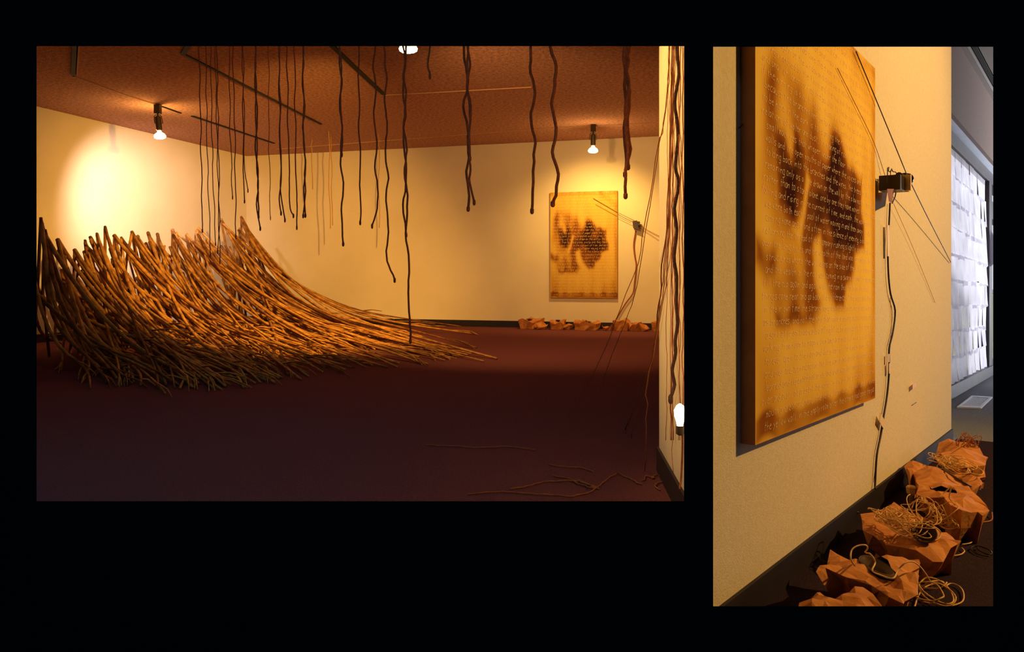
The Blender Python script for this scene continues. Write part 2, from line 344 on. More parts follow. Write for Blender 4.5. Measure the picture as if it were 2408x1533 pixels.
# paper screen: overlapping white sheets
rnd = random.Random(5)
scr = thing('paper_screen', 'window covered with overlapping rows of hanging white paper sheets', 'paper screen', W(1, .03, .13))
rows = 9; rh = (HT-.15)/rows
for r in range(rows):
    t = -1.9+rnd.uniform(-.1, .1)
    while t < 2.34:
        wd = rnd.uniform(.30, .44); t1 = min(t+wd, 2.50+rnd.uniform(-.06, .05)); top = HT-.01-r*rh; bot = top-rh*1.07+rnd.uniform(-.03, .03)
        bot = max(bot, .135); n = 5; mb = MB(); off = .02+rnd.uniform(0, .01)
        cu = rnd.uniform(.004, .022)
        for j in range(5):
            fz = j/4; h = top+(bot-top)*fz
            for i in range(n):
                fx = i/(n-1); tt = t+(t1-t)*fx+(.02*fz*rnd.uniform(-1, 1))
                o_ = off+cu*fz**1.5+.012*math.sin(fx*5+r)*fz+.004
                mb.v.append(W(tt, o_, h-(rnd.uniform(0, .025) if j == 4 else 0)))
        for j in range(4):
            for i in range(n-1): mb.f.append((j*n+i, j*n+i+1, (j+1)*n+i+1, (j+1)*n+i))
        mb.build('paper_sheet', M['sheet'], scr)
        t = t1-.008
        if t1 > 2.42: break
mb = MB(); a = [W(2.53, .07, 1.95), W(2.62, .20, 1.60), W(2.80, .08, 1.55), W(2.56, .062, 1.45)]
mb.v = a+[p+V((.004, -.004, 0)) for p in a]; mb.f = [(0, 1, 2), (0, 3, 1), (1, 3, 2), (4, 6, 5), (4, 5, 7), (5, 6, 7)]
mb.build('loose_flap', M['sheet'], scr)
# outdoors
struct(MB().prism([(3.5, 9.5), (40, 20), (60, 70), (-5, 60)], -1.2, -1.0).build('ground', M['grass']), 'dry lawn seen through the clear pane')
bp = W(11, -9, 0); bl = thing('building', 'pale brick building seen through the clear pane at the right edge', 'building', (bp.x, bp.y, -1))
mb = MB(); dx = V((RD.x, RD.y, 0)); dn = V((RN.x, RN.y, 0)); mb.box(bp+V((0, 0, 1.1)), dx*7, dn*2, (0, 0, 2.2)); mb.build('building_wall', M['brick'], bl)
MB().box(bp+V((0, 0, 3.4)), dx*7.2, dn*2.2, (0, 0, .12)).build('roof', M['frame'], bl)
for k in range(-3, 4):
    for z in (.4, 2.0): MB().box(bp+dx*(k*1.9)+dn*2.02+V((0, 0, z)), dx*.5, dn*.03, (0, 0, .5)).build('window', M['bldw'], bl)
tr = thing('bare_tree', 'leafless tree behind the clear pane at the right edge', 'tree', (0, 0, 0)); tb = W(8.2, -4.5, 0); tb.z = -1; tr.location = tb; tr['_o'] = tuple(tb)
mb = MB(); mb.tube([tb, tb+V((.05, 0, 1.2)), tb+V((0, .1, 2.4)), tb+V((.1, .1, 3.8))], .11, 8, .04); mb.build('trunk', M['bark'], tr)
mb = MB(); rnd = random.Random(8)
for k in range(60):
    p = tb+V((.02, .05, rnd.uniform(1.6, 3.7))); a = rnd.uniform(0, 6.28); L = rnd.uniform(.7, 1.8); d = V((math.cos(a), math.sin(a), rnd.uniform(.1, .9)))*L
    m1 = p+d*.5+V((rnd.uniform(-.1, .1), rnd.uniform(-.1, .1), .05)); mb.tube([p, m1, p+d], .022, 4, .006)
    for q in range(3):
        e = m1+d*.1*q; mb.tube([e, e+V((rnd.uniform(-.5, .5), rnd.uniform(-.5, .5), rnd.uniform(.0, .5)))], .009, 3, .003)
o = mb.build('branches', M['bark'], tr); o['kind'] = 'stuff'
# floor grille
g = [floR(u, v) for u, v in ((2250, 960), (2307, 962), (2334, 936), (2285, 933))]
gt = thing('floor_vent', 'white slatted metal vent grille set in the carpet by the window', 'vent', (g[0]+g[2])/2)
def quadp(a, b, z=0):                       # bilinear point on grille
    return (g[0]*(1-a)+g[1]*a)*(1-b)+(g[3]*(1-a)+g[2]*a)*b+V((0, 0, z))
def qbox(a0, a1, b0, b1, z0, z1): return [quadp(a0, b0, z0), quadp(a1, b0, z0), quadp(a1, b1, z0), quadp(a0, b1, z0), quadp(a0, b0, z1), quadp(a1, b0, z1), quadp(a1, b1, z1), quadp(a0, b1, z1)]
mb = MB()
for q in ((0, 1, 0, .1), (0, 1, .9, 1), (0, .1, .1, .9), (.9, 1, .1, .9)): mb.hexa(qbox(*q, .001, .014))
mb.build('frame', M['white'], gt); MB().hexa(qbox(.1, .9, .1, .9, .0005, .003)).build('backing', M['seam'], gt)
for k in range(13): MB().hexa(qbox(.1+.8*k/13+.012, .1+.8*(k+.62)/13, .1, .9, .003, .011)).build('slat', M['white'], gt)
# ------------------------------------------------------------------ handwriting and stained canvases
GL = {'a':"451503123245 4542",'b':"0802324404",'c':"4515032242",'d':"4842 4415031242",'e':"04443515031242",'f':"483722 1545",'g':"4515031242 45413000",'h':"0802 04354442",'i':"2522 2728",'j':"25211000 2728",'k':"0802 450442",'l':"2822",'m':"0502 04152422 24354442",'n':"0502 04354442",'o':"15031232443515",'p':"0500 0435431202",'q':"4540 4415031242",'r':"0502 043545",'s':"451504433202",'t':"272232 1545",'u':"05031242 4542",'v':"052245",'w':"0512243245",'x':"0542 4502",'y':"0523 4500",'z':"05450242",'.':"2232",',':"2211"}
LINES = """in the silver of morning when the relatives came and set about the house with the wind against all the doors
memory as old as water the gathering of small things left in rooms where the company was known by name
memories of all that the hands could carry and the sleep of rivers under the stones of the old yard
the sister calling out that small hours were as long as the summer and the far fields were burning low
before the light had come there was a murmur in the branches as if the earth had turned over in its bed
he was again at the window and some were asleep and some were walking through the rain as if through glass
things removed by the flood and the mud and the slow weather of forgetting. those who came back were silent
and small children carried the bundles to the bridge and set them down among the others there to wait
if the morning is slow to begin. those who hear the bells are already far away and the road is long and narrow
because the branches bend before the breath of the wind and the wires sing over the wet stones of the yard
to be here in the dark is to be among the roots and the threads of things. the whole house hums with them
relations of water and dust, the making of rooms, of walls and the small fires burning in the hollow places
small machines that whisper under the floor the old words of the country. something burning in your own far field
walls and the open mouths of paper where the voices are kept for a while. larger, and the small ones on the side
folding back into the branches and the wires. the trees on the hillside were bent in one direction by the wind
remaining only as a line drawn on the wall by the slow motor, and moved again with every turn of the wheel
rather than to stand alone. one by one they have moved to the places where the river goes out to the sea
falling and rising in the current of time, and each. the movement of a shadow across the wall at noon
we were both each a pool of water moving in and then away. collections of rain in the low grass by the road
coming home again and often in the silence of evening, blown by the breath of the wind and after him the dust
returning the thread of the company rushing slightly downward, with the rivers, that lead to the open country
over the long hours and the wealth of the land was carried on the backs of the silent men who gathered there
structures where the wall leans on the side of the hill in the silence of all the small stones of a garden
and the wealth in the root was coming in a swarm of small fragrances and the sound of a bell under water
fill the cup again and again with the rain that falls on the body. the way it has grown into the bone
things come near and go back. the difference of the moon and the rain on it. now and then the wind
in their own time the strands hang down and touch the place where the floor has been. the weight of names
as branches, and not the hand that made a memory out of reeds and paper and the movement of the water
a sort of prism that waited all night to be opened at the edge of the field by the first cold light
walking from room to room with a lamp and a coil of wire in each hand and the bells ringing for evening
forever open to the rain and the silver of the leaves. when they had gone the house was quiet as a field
and over the turning motor the line was drawn and drawn again until it was only a tremor on the wall
learned and repeated patterns, and what was lost among them came up in the spring like thin white shoots
over and over. at present the water is low and the stones are waiting in the bed of the river for the rain
mouth and ear and hand. the yellow light is on the wall and it moves as the day moves toward the evening
the yellow wall. in the empty room after the others had gone the paper mouths went on speaking of water
dream, sitting in a volume of lost names and counting the reeds that were bent down to touch the floor
like nothing""".split('\n')
def writing(mb, text, x0, y, h, xmax, rnd, put):
    x = x0; s = h/3.0
    for ch in text:
        if ch == ' ': x += s*3.0; continue
        if ch not in GL: continue
        jy = rnd.uniform(-.3, .3)*s; sc = rnd.uniform(.85, 1.1)
        for st in GL[ch].split():
            pts = [(int(st[k]), int(st[k+1])) for k in range(0, len(st)-1, 2)]
            q = [(x+(px*.85+.18*py)*s*sc, y+(py-2)*s*sc+jy) for px, py in pts]
            for (ax, ay), (bx, by) in zip(q[:-1], q[1:]):
                L = math.hypot(bx-ax, by-ay)
                if L < 1e-6: continue
                nx, ny = -(by-ay)/L*s*.16, (bx-ax)/L*s*.16
                i = len(mb.v); mb.v += [put(ax+nx, ay+ny), put(bx+nx, by+ny), put(bx-nx, by-ny), put(ax-nx, ay-ny)]; mb.f.append((i, i+1, i+2, i+3))
        x += s*(3.2 if ch in 'il.,' else 5.0)*rnd.uniform(.85, 1.05)
        if x > xmax: break
def spoly(A_, B_, poly, wd):
    inside = np.zeros_like(A_, bool); dist = np.full_like(A_, 9.)
    n = len(poly)
    for k in range(n):
        x1, y1 = poly[k]; x2, y2 = poly[(k+1) % n]
        c = ((y1 > B_) != (y2 > B_)) & (A_ < (x2-x1)*(B_-y1)/((y2-y1) if y2 != y1 else 1e-9)+x1); inside ^= c
        dx, dy = x2-x1, y2-y1; t = np.clip(((A_-x1)*dx+(B_-y1)*dy)/(dx*dx+dy*dy+1e-12), 0, 1)
        dist = np.minimum(dist, np.hypot(A_-x1-t*dx, B_-y1-t*dy))
    sd = np.where(inside, dist, -dist); t = np.clip(sd/wd*.5+.5, 0, 1); return t*t*(3-2*t)
def pp(s): # crop pixels -> canvas fractions
    v = [int(q) for q in s.split()]; return [((v[k]-80)/900, (v[k+1]-75)/1400) for k in range(0, len(v), 2)]
def stain(A_, B_):
    rs = np.random.RandomState(3)
    nz = np.zeros_like(A_)
    for k in range(26):
        fx, fy = rs.uniform(8, 60), rs.uniform(2, 14); nz += np.sin(A_*fx+B_*rs.uniform(-6, 6)+rs.uniform(0, 6))*np.sin(B_*fy+rs.uniform(0, 6)+A_*3)
    nz /= 5.0
    A2 = A_+nz*.010; B2 = B_+nz*.012
    d = np.zeros_like(A_)+.05+.05*nz
    def add(s, wd, k, str_=1):
        nonlocal d
        m = spoly(A2, B2, pp(s), wd)*k*(1+.25*nz*str_); d = d+m*(1-d)
    def sub(s, wd, k):
        nonlocal d
        d = d*(1-np.clip(spoly(A2, B2, pp(s), wd)*k, 0, 1))
    add('120 420 190 345 260 330 340 350 430 420 480 520 540 560 560 470 640 465 690 530 730 560 600 700 480 860 480 960 420 1000 480 1070 430 1130 200 1140 150 1020 130 900 160 850 110 700', .05, .34)
    add('430 400 520 500 600 470 590 640 500 760 360 760 370 600', .06, .30)
    add('85 890 180 910 190 960 130 1000 85 960', .03, .45)
    add('330 700 500 690 860 760 855 840 770 870 340 880', .02, .45)
    add('490 590 545 590 590 500 640 480 700 545 760 550 835 575 830 690 850 760 855 830 770 870 765 930 740 980 690 1010 670 1090 600 1090 540 1030 500 960 490 890 560 830 520 740', .03, .62)
    add('540 600 610 650 640 720 690 680 790 560 800 640 790 760 700 820 620 830 570 760', .05, .62)
    add('590 700 640 740 700 700 690 800 620 780', .04, .65)
    add('200 560 240 520 260 600 300 640 310 540 355 570 365 680 330 740 310 840 270 800 210 760', .025, .60)
    add('340 860 400 860 440 1000 480 1070 440 1120 360 1080', .03, .35)
    add('190 1110 300 1090 420 1110 430 1140 200 1145', .02, .35)
    sub('215 380 240 370 260 480 300 560 285 640 240 560 200 560', .03, .6)
    sub('380 640 400 660 370 760 320 860 300 855 340 760', .02, .85)
    sub('430 870 490 850 510 960 520 1040 590 1110 560 1140 470 1040 440 960', .03, .85)
    sub('190 870 320 870 320 960 260 940 200 980', .05, .6)
    add('760 130 860 120 985 260 985 330 900 260', .05, .22)
    add('740 1400 860 1290 985 1200 985 1420', .05, .12)
    add('80 60 985 60 985 120 80 120', .03, .22); add('940 60 990 60 990 1480 940 1480', .03, .22)
    add('80 1180 160 1240 300 1380 985 1400 985 1480 80 1480', .12, .20); add('80 1405 985 1405 985 1480 80 1480', .012, .30)
    return np.clip(d*1.18, 0, 1)
def canvas(name, label, put, na, nb, loc, dep, light, rows, lw):
    c = thing(name, label, 'painting', loc)
    a = np.linspace(0, 1, na); b = np.linspace(0, 1, nb); A_, B_ = np.meshgrid(a, b); d = stain(A_, B_)
    mb = MB(); mb.v = [put(float(x), float(y), dep) for x, y in zip(A_.ravel(), B_.ravel())]
    mb.f = [(j*na+i, j*na+i+1, (j+1)*na+i+1, (j+1)*na+i) for j in range(nb-1) for i in range(na-1)]
    me = mb.build('canvas_face', M['canvas'], c); at = me.data.color_attributes.new('stain', 'FLOAT_COLOR', 'POINT')
    dr = d.ravel(); stops = np.array(light)
    xs = np.array([0, .3, .6, 1.0]); cols = np.ones((len(dr), 4), np.float32)
    for k in range(3): cols[:, k] = np.interp(dr, xs, stops[:, k])
    at.data.foreach_set('color', cols.ravel())
    mb = MB(); e = .0015; q = [put(x, y, z) for z in (.002, dep-e) for x, y in ((0, 1), (1, 1), (1, 0), (0, 0))]; mb.hexa(q); mb.build('stretcher', M['edge'], c)
    rnd = random.Random(4)
    for k in range(rows):
        t = LINES[k % len(LINES)]; y = 1-(k+.7)/(rows+.5); L = MB()
        writing(L, t, .03+rnd.uniform(0, .03), y, lw, .97, rnd, lambda x, yy: put(min(max(x, .004), .996), 1-yy, dep+.0012+.004*0))
        L.build('handwriting_line', M['ink'], c)['kind'] = 'stuff'
    return c
STOPS = [(.90, .60, .13), (.70, .375, .055), (.32, .105, .02), (.045, .014, .018)]
# left room canvas
cbl = [onB(1294, 452, .04), onB(1452, 452, .04), onB(1294, 699.5, .04)]
ta = (cbl[0].xy-BC).dot(BD); tb_ = (cbl[1].xy-BC).dot(BD); zt = (onB(1294, 453, .04).z); zb = onB(1294, 700, .04).z
def putL(a, b, d):
    p = BC+BD*(ta+(tb_-ta)*a)+BN*d; return V((p.x, p.y, zt+(zb-zt)*b))
canvas('painting', 'stained yellow canvas on the far back wall, under the right track lamp', putL, 90, 140, putL(.5, 1, 0), .04, [tuple(c*.78 for c in q) for q in STOPS], 34, .0115)
# right room canvas
pl = onR(1769, 1046, .045); pr = onR(2057, 160, .045)
tl = (pl.xy-RP).dot(RD); trr = (pr.xy-RP).dot(RD); hb = pl.z-zr(pl.y); hb2 = onR(2060, 938, .045); hb2 = hb2.z-zr(hb2.y); hh = pr.z-zr(pr.y)
hb = (hb+hb2)/2
TL2 = (onR(1776, 600, .045).xy-RP).dot(RD); TR2 = (onR(2058, 600, .045).xy-RP).dot(RD)
def putR(a, b, d): return R(TL2+(TR2-TL2)*a, d, hh+(hb-hh)*b)
canvas('painting', 'huge stained yellow canvas covered in cream handwriting in the right picture', putR, 170, 240, putR(.5, 1, 0), .045, STOPS, 36, .0098)
# ------------------------------------------------------------------ drawing motor, cable, tape (right room)
mo = thing('drawing_motor', 'small dark motor with spools and wires fixed to the cream wall beside the canvas', 'motor', onR(2106, 430, 0))
cm = onR(2104, 428, .07); ex = V((RD.x, RD.y, -S*RD.y)); en = V((RN.x, RN.y, 0)); ez = V((0, 0, 1))
pm = 1831/cm.y
def at(u, v, off=.07): return onR(u, v, off)
MB().box(at(2097, 432), ex*.045, en*.045, ez*.034).build('motor_body', M['metal'], mo)
MB().box(at(2109, 431, .08), ex*.010, en*.06, ez*.036).build('bracket', M['tape'], mo)
MB().box(at(2117, 433, .07), ex*.025, en*.035, ez*.036).build('gear_box', M['edge'], mo)
lathe(at(2116, 414, .09), ex, [(-.02, .016), (.02, .016)], 12).build('terminal', M['metal'], mo)
for k, (u, rr) in enumerate(((2122, .02), (2127, .030), (2131, .016), (2134, .028))):
    lathe(at(u, 421, .08), ex, [(-.006, rr), (.006, rr)], 16).build('spool', M['metal'] if k % 2 else M['steel'], mo)
mb = MB(); mb.hexa([at(2090, 474, .03), at(2098, 477, .03), at(2098, 477, .07), at(2090, 474, .07), at(2086, 444, .03), at(2103, 444, .03), at(2103, 444, .09), at(2086, 444, .09)]); mb.build('cone_housing', M['edge'], mo)
mb = MB(); mb.tube([at(2086, 430), at(2087, 412), at(2087, 395), at(2090, 393), at(2089, 402), at(2094, 405), at(2097, 398), at(2100, 404), at(2105, 404), at(2109, 408)], .0022, 5); mb.tube([at(2094, 418), at(2094, 402), at(2097, 396)], .0018, 5)
mb.tube([at(2108, 446), at(2105, 462), at(2098, 478)], .003, 5); mb.build('wire_loops', M['twined'], mo)
def cord(name, pts, r, m, label, cat, sub=4, wig=0, seed=0, group=None, n=6, r1=None, knob=0):
    rnd = random.Random(seed); q = []; pts = [Vector(p) for p in pts]
    ext = [pts[0]*2-pts[1]]+pts+[pts[-1]*2-pts[-2]]
    ph = rnd.uniform(0, 6)
    for k in range(1, len(ext)-2):
        for j in range(sub):
            t = j/sub; p0, p1, p2, p3 = ext[k-1:k+3]
            q.append(.5*((2*p1)+(-p0+p2)*t+(2*p0-5*p1+4*p2-p3)*t*t+(-p0+3*p1-3*p2+p3)*t**3))
    q.append(pts[-1])
    if wig:
        for k, p in enumerate(q):
            if 0 < k < len(q)-1: p += V((rnd.uniform(-1, 1)*wig+wig*.8*math.sin(k*1.1+ph), rnd.uniform(-1, 1)*wig, 0))
    mb = MB().tube(q, r, n, r1)
    o = None
    if knob:
        e = q[-1]; mb.tube([e+V((0, 0, .012)), e+V((0, 0, .004)), e+V((0, 0, -.014)), e+V((0, 0, -.022))], lambda t: knob*math.sin(math.pi*(.15+.7*t)), 6)
    o = mb.build(name, m, smooth=True, origin=pts[0]); tag(o, label, cat, group); return o
cord('drawing_wire', [onR(2013, 121, .055), onR(2074, 268, .06), onR(2133, 412, .10)], .0022, M['twined'], 'taut dark wire slanting down from the canvas top to the motor', 'wire')
cord('drawing_wire', [onR(2133, 412, .10), onR(2180, 508, .06), onR(2236, 617, .01)], .0025, M['twined'], 'taut dark wire slanting from the motor down to the wall corner', 'wire')
cord('drawing_wire', [onR(1969, 160, .05), onR(2009, 240, .052), onR(2055, 335, .053), onR(2085, 425, .05)], .0012, M['cord'], 'thin brown thread from the canvas face to the motor', 'wire')
cord('drawing_wire', [onR(2101, 478, .02), onR(2150, 590, .012), onR(2199, 712, .006)], .0010, M['cord'], 'faint thread slanting below the motor across the wall', 'wire')
cord('power_cable', [onR(u, v, .012) for u, v in ((2093, 477), (2091, 520), (2088, 580), (2089, 640), (2094, 690), (2105, 730), (2100, 780), (2091, 820), (2091, 870), (2086, 930), (2077, 985), (2072, 1020), (2062, 1070), (2058, 1134))]+[onR(2058, 1150, .016)], .0045, M['twined'], 'dark cable hanging down the cream wall from the motor', 'cable', sub=4)
cord('power_cable', [onR(u, v, .006) for u, v in ((2093, 700), (2097, 760), (2091, 830), (2090, 900), (2080, 960), (2066, 1040), (2054, 1134))], .0012, M['cord'], 'hair-thin thread running beside the dark cable', 'cable')
for k, (u, v, w_, h_, rt, lb) in enumerate(((2089, 566, .022, .075, .05, 'long yellow tape strip holding the cable below the motor'), (2090, 842, .012, .02, 0, 'small tape piece at the middle of the cable'), (2092, 866, .014, .025, .05, 'tape piece just under the small middle one'), (2074, 990, .045, .022, -.5, 'yellow tape strip low on the cable'), (2150, 907, .05, .012, .1, 'pale tape scrap on the bare wall right of the cable'))):
    c = onR(u, v, .018); a = ex*math.cos(rt)+ez*math.sin(rt); b = ez*math.cos(rt)-ex*math.sin(rt)
    tag(MB().box(c, a*w_, en*.001, b*h_).build('tape_strip', M['tape']), lb, 'tape')
tag(MB().tube([onR(1737, 301, .006), onR(1743, 297, .012), onR(1747, 292, .006)], .002, 5).build('wire_nail', M['twined']), 'tiny bent nail in the wall left of the canvas', 'nail')
tag(MB().tube([onR(2146, 952, .006), onR(2155, 946, .012)], .002, 5).build('wire_nail', M['twined']), 'tiny nail low on the wall right of the cable', 'nail')
# ------------------------------------------------------------------ crumpled paper bags
def inpoly(x, y, pl_):
    c = False; n = len(pl_)
    for k in range(n):
        x1, y1 = pl_[k]; x2, y2 = pl_[(k+1) % n]
        if (y1 > y) != (y2 > y) and x < (x2-x1)*(y-y1)/(y2-y1)+x1: c = not c
    return c
def bag(outline, h, label, floorz, hole=None, group=None, step=.05, amp=.03, seed=1, foot=.11, cone=True):
    """outline: plan points (x, y) of the raised paper; hole: (x, y, rx, ry)"""
    rnd = random.Random(seed)
    ol = []
    for k in range(len(outline)):
        a = Vector(outline[k]); b = Vector(outline[(k+1) % len(outline)]); n = max(1, int((b-a).length/step))
        for j in range(n):
            p = a+(b-a)*j/n
            if j: p = p+Vector((rnd.uniform(-1, 1), rnd.uniform(-1, 1)))*step*.12
            ol.append(p)
    cx = sum(p.x for p in ol)/len(ol); cy = sum(p.y for p in ol)/len(ol)
    pts = list(ol); edges = [(k, (k+1) % len(ol)) for k in range(len(ol))]
    plc = [(p.x, p.y) for p in ol]; hp = None
    if hole:
        hx, hy, hrx, hry = hole; n0 = len(pts)
        for k in range(14):
            a = 2*math.pi*k/14; r = rnd.uniform(.88, 1.14); pts.append(Vector((hx+hrx*math.cos(a)*r, hy+hry*math.sin(a)*r)))
        edges += [(n0+k, n0+(k+1) % 14) for k in range(14)]; hp = [(p.x, p.y) for p in pts[n0:n0+14]]
    xs = [p[0] for p in plc]; ys = [p[1] for p in plc]; x = min(xs)
    while x < max(xs):
        y = min(ys)
        while y < max(ys):
            q = (x+rnd.uniform(-.4, .4)*step, y+rnd.uniform(-.4, .4)*step)
            if inpoly(*q, plc) and not (hp and inpoly(*q, hp)): pts.append(Vector(q))
            y += step
        x += step
    vs, es, fs, ov, oe, of = delaunay_2d_cdt([Vector((p.x, p.y)) for p in pts], edges, [], 0, 1e-6)
    fs = [f for f in fs if inpoly(sum(vs[i].x for i in f)/len(f), sum(vs[i].y for i in f)/len(f), plc) and not (hp and inpoly(sum(vs[i].x for i in f)/len(f), sum(vs[i].y for i in f)/len(f), hp))]
    def dist(p):
        return min(math.hypot(p.x-q.x, p.y-q.y) for q in ol)
    def top(p):
        d = dist(p); z = h+amp*1.5*(noise.noise(V((p.x*5, p.y*5, seed*3.1))))-amp*.6*abs(noise.noise(V((p.x*13, p.y*13, seed*1.7))))*2+amp*.45*(rnd.random()-.5)+min(d, .12)*.25
        if hole:
            dh = math.hypot((p.x-hole[0])/hole[2], (p.y-hole[1])/hole[3]);
            if dh < 1.6: z -= .02*(1.6-dh)
        return z
    mb = MB(); used = sorted({i for f in fs for i in f}); mp = {}
    for i in used: p = vs[i]; mp[i] = len(mb.v); mb.v.append(V((p.x, p.y, floorz(p.x, p.y)+max(.03, top(p)))))
    for f in fs: mb.f.append(tuple(mp[i] for i in f))
    # skirt along the outer outline
    idx = {}
    for i in used:
        for oi in ov[i]:
            if oi < len(ol): idx[oi] = i
    ring = [idx[k] for k in range(len(ol)) if k in idx]; prev = [mp[i] for i in ring]
    for fr in (.55, .0):
        cur = []
        for i in ring:
            p = vs[i]; d = Vector((cx-p.x, cy-p.y)); L = max(d.length, 1e-6); s_ = foot*(1-fr)*rnd.uniform(.3, 1.5)
            q = p+d/L*min(s_, L*.5); z0 = mb.v[mp[i]].z-floorz(p.x, p.y); cur.append(len(mb.v)); mb.v.append(V((q.x, q.y, floorz(q.x, q.y)+max(.002, z0*fr+(rnd.uniform(-.01, .01) if fr else 0)))))
        n = len(ring)
        for k in range(n): mb.f.append((prev[k], prev[(k+1) % n], cur[(k+1) % n], cur[k]))
        prev = cur
    global LASTBAG
    o = thing('paper_bag', label, 'paper bag', (cx, cy, floorz(cx, cy)), group)
    b = mb.build('crumpled_paper', M['paper'], o); LASTBAG = o
    if hole:
        hx, hy, hrx, hry = hole; z = floorz(hx, hy)+h
        m2 = MB(); n = 20
        prof = [(1.12, -.012), (1.0, -.002), (.92, -.010), (.3, -.055), (.27, -.045), (.0, -.035)]
        for r, dz in prof:
            for q in range(n): a = 2*math.pi*q/n; m2.v.append(V((hx+hrx*r*math.cos(a), hy+hry*r*math.sin(a), z+dz*min(1, hrx/.06))))
        for k in range(len(prof)-1):
            for q in range(n): m2.f.append((k*n+q, k*n+(q+1) % n, (k+1)*n+(q+1) % n, (k+1)*n+q))
        m2.build('speaker_cone', M['cone'], o, smooth=True)
    return o
def plan(px, h): return [tuple(floR(u, v, h).xy) for u, v in px]
fzR = lambda x, y: zr(y)
def hole_at(u, v, h, rpx, k=1.0): p = floR(u, v, h); r = rpx*p.y/F; return (p.x, p.y, r, r*k)
bag(plan([(1868, 1440), (1880, 1420), (1905, 1397), (1935, 1395), (1950, 1408), (1962, 1413), (1985, 1400), (2010, 1392), (2030, 1391), (2073, 1414), (2076, 1445), (2060, 1470), (1900, 1480)], .10), .10, 'crumpled brown paper at the bottom edge, nearest of the bags', fzR, seed=2, step=.035)
bag(plan([(1945, 1310), (1952, 1288), (1968, 1290), (2000, 1303), (2037, 1302), (2080, 1302), (2163, 1301), (2159, 1333), (2159, 1366), (2127, 1376), (2125, 1392), (2090, 1382), (2049, 1353), (1990, 1345), (1941, 1332), (1919, 1345), (1924, 1330)], .13), .13, 'torn brown paper bag around a black speaker hole, second nearest', fzR, hole_at(2062, 1326, .13, 27, 2.3), seed=3, step=.035)
bag(plan([(2023, 1204), (2060, 1192), (2102, 1178), (2120, 1182), (2137, 1199), (2170, 1215), (2206, 1235), (2240, 1255), (2261, 1272), (2236, 1284), (2218, 1302), (2194, 1301), (2155, 1292), (2114, 1280), (2084, 1272), (2053, 1248), (2029, 1237)], .13), .13, 'brown paper bag heaped with yellow twine beside a tilted round cone', fzR, seed=4, step=.04)
cc_ = floR(2173, 1253, .17); ax_ = V((-.25, -.62, .74)).normalized(); cr = 27*cc_.y/F
lathe(cc_-ax_*.03, ax_, [(-.01, cr*.25), (.0, cr*.45), (.03, cr*1.0), (.036, cr*1.03), (.036, cr*.95), (.028, cr*.88), (.012, cr*.34), (.02, cr*.26), (.028, cr*.1), (.029, .001)], 28).build('speaker_cone', M['cone'], LASTBAG, smooth=True)
bag(plan([(2148, 1117), (2175, 1103), (2205, 1108), (2235, 1116), (2262, 1130), (2278, 1157), (2296, 1173), (2327, 1198), (2311, 1204), (2299, 1202), (2262, 1212), (2240, 1204), (2221, 1183), (2177, 1175), (2157, 1163), (2160, 1137)], .14), .14, 'broad pointed brown paper bag with a round grey hole in the middle', fzR, hole_at(2218, 1155, .15, 22, 2.0), seed=5, step=.045)
bag(plan([(2126, 1100), (2139, 1089), (2165, 1089), (2182, 1094), (2178, 1106), (2150, 1116), (2140, 1125)], .13), .13, 'small folded brown paper scrap standing next to the dark baseboard', fzR, seed=6, step=.04)
bag(plan([(2232, 1104), (2262, 1106), (2294, 1119), (2311, 1131), (2304, 1148), (2284, 1152), (2266, 1126)], .11), .11, 'narrow crumpled paper strip under the looped twine at the right', fzR, seed=7, step=.04)
bag(plan([(2201, 1057), (2208, 1045), (2237, 1043), (2278, 1045), (2304, 1057), (2324, 1072), (2316, 1088), (2288, 1090), (2254, 1092), (2228, 1083), (2205, 1068)], .15), .15, 'farthest brown paper bag of the right picture, by the wall corner', fzR, hole_at(2262, 1053, .16, 14, 1.1), seed=8, step=.05)
bag(plan([(2290, 1094), (2314, 1088), (2318, 1108), (2300, 1112)], .10), .10, 'small paper piece right of the farthest bag', fzR, seed=9, step=.04)
# twine
def tangle(u, v, h, rpx, n, label, fz, fl, seed=0, r=.0019, m='twine', ky=1.0, lift=.05, cat='twine', name='twine_tangle'):
    n = int(n*1.35); rnd = random.Random(seed); c = fl(u, v, h); R_ = rpx*c.y/F; pts = []
    a = 0; rad = R_*.6; cx, cy = 0, 0
    for k in range(n*9):
        a += 2*math.pi/9*rnd.uniform(.7, 1.3)
        if k % 9 == 0: rad = R_*rnd.uniform(.22, .62); tx, ty = rnd.uniform(-.5, .5)*R_*1.2, rnd.uniform(-.5, .5)*R_*1.2*ky
        cx += (tx-cx)*.25; cy += (ty-cy)*.25
        x = c.x+cx+rad*math.cos(a); y = c.y+cy+rad*math.sin(a)*ky
        pts.append(V((x, y, fz(x, y)+h+r+lift*(.5+.5*math.sin(a*.83+k*.21))*rnd.uniform(.5, 1))))
    q = []
    for k in range(1, len(pts)-2):
        p0, p1, p2, p3 = pts[k-1:k+3]
        for j in range(3): t = j/3; q.append(.5*((2*p1)+(-p0+p2)*t+(2*p0-5*p1+4*p2-p3)*t*t+(-p0+3*p1-3*p2+p3)*t**3))
    o = MB().tube(q, r, 5).build(name, M[m], smooth=True); return tag(o, label, cat)
tangle(2112, 1236, .16, 50, 24, 'dense nest of yellow twine heaped on the middle paper bag', fzR, floR, 1, lift=.05, ky=2.1)
tangle(2172, 1212, .12, 46, 8, 'loose airy loops of twine behind the round cone', fzR, floR, 2, lift=.08, ky=2.0)
tangle(2222, 1238, .08, 30, 6, 'small twine curls at the right edge of the middle bag', fzR, floR, 3, lift=.04, ky=1.8)
tangle(2240, 1100, .14, 42, 12, 'looped twine nest between the far paper bags', fzR, floR, 4, lift=.05, ky=2.4)
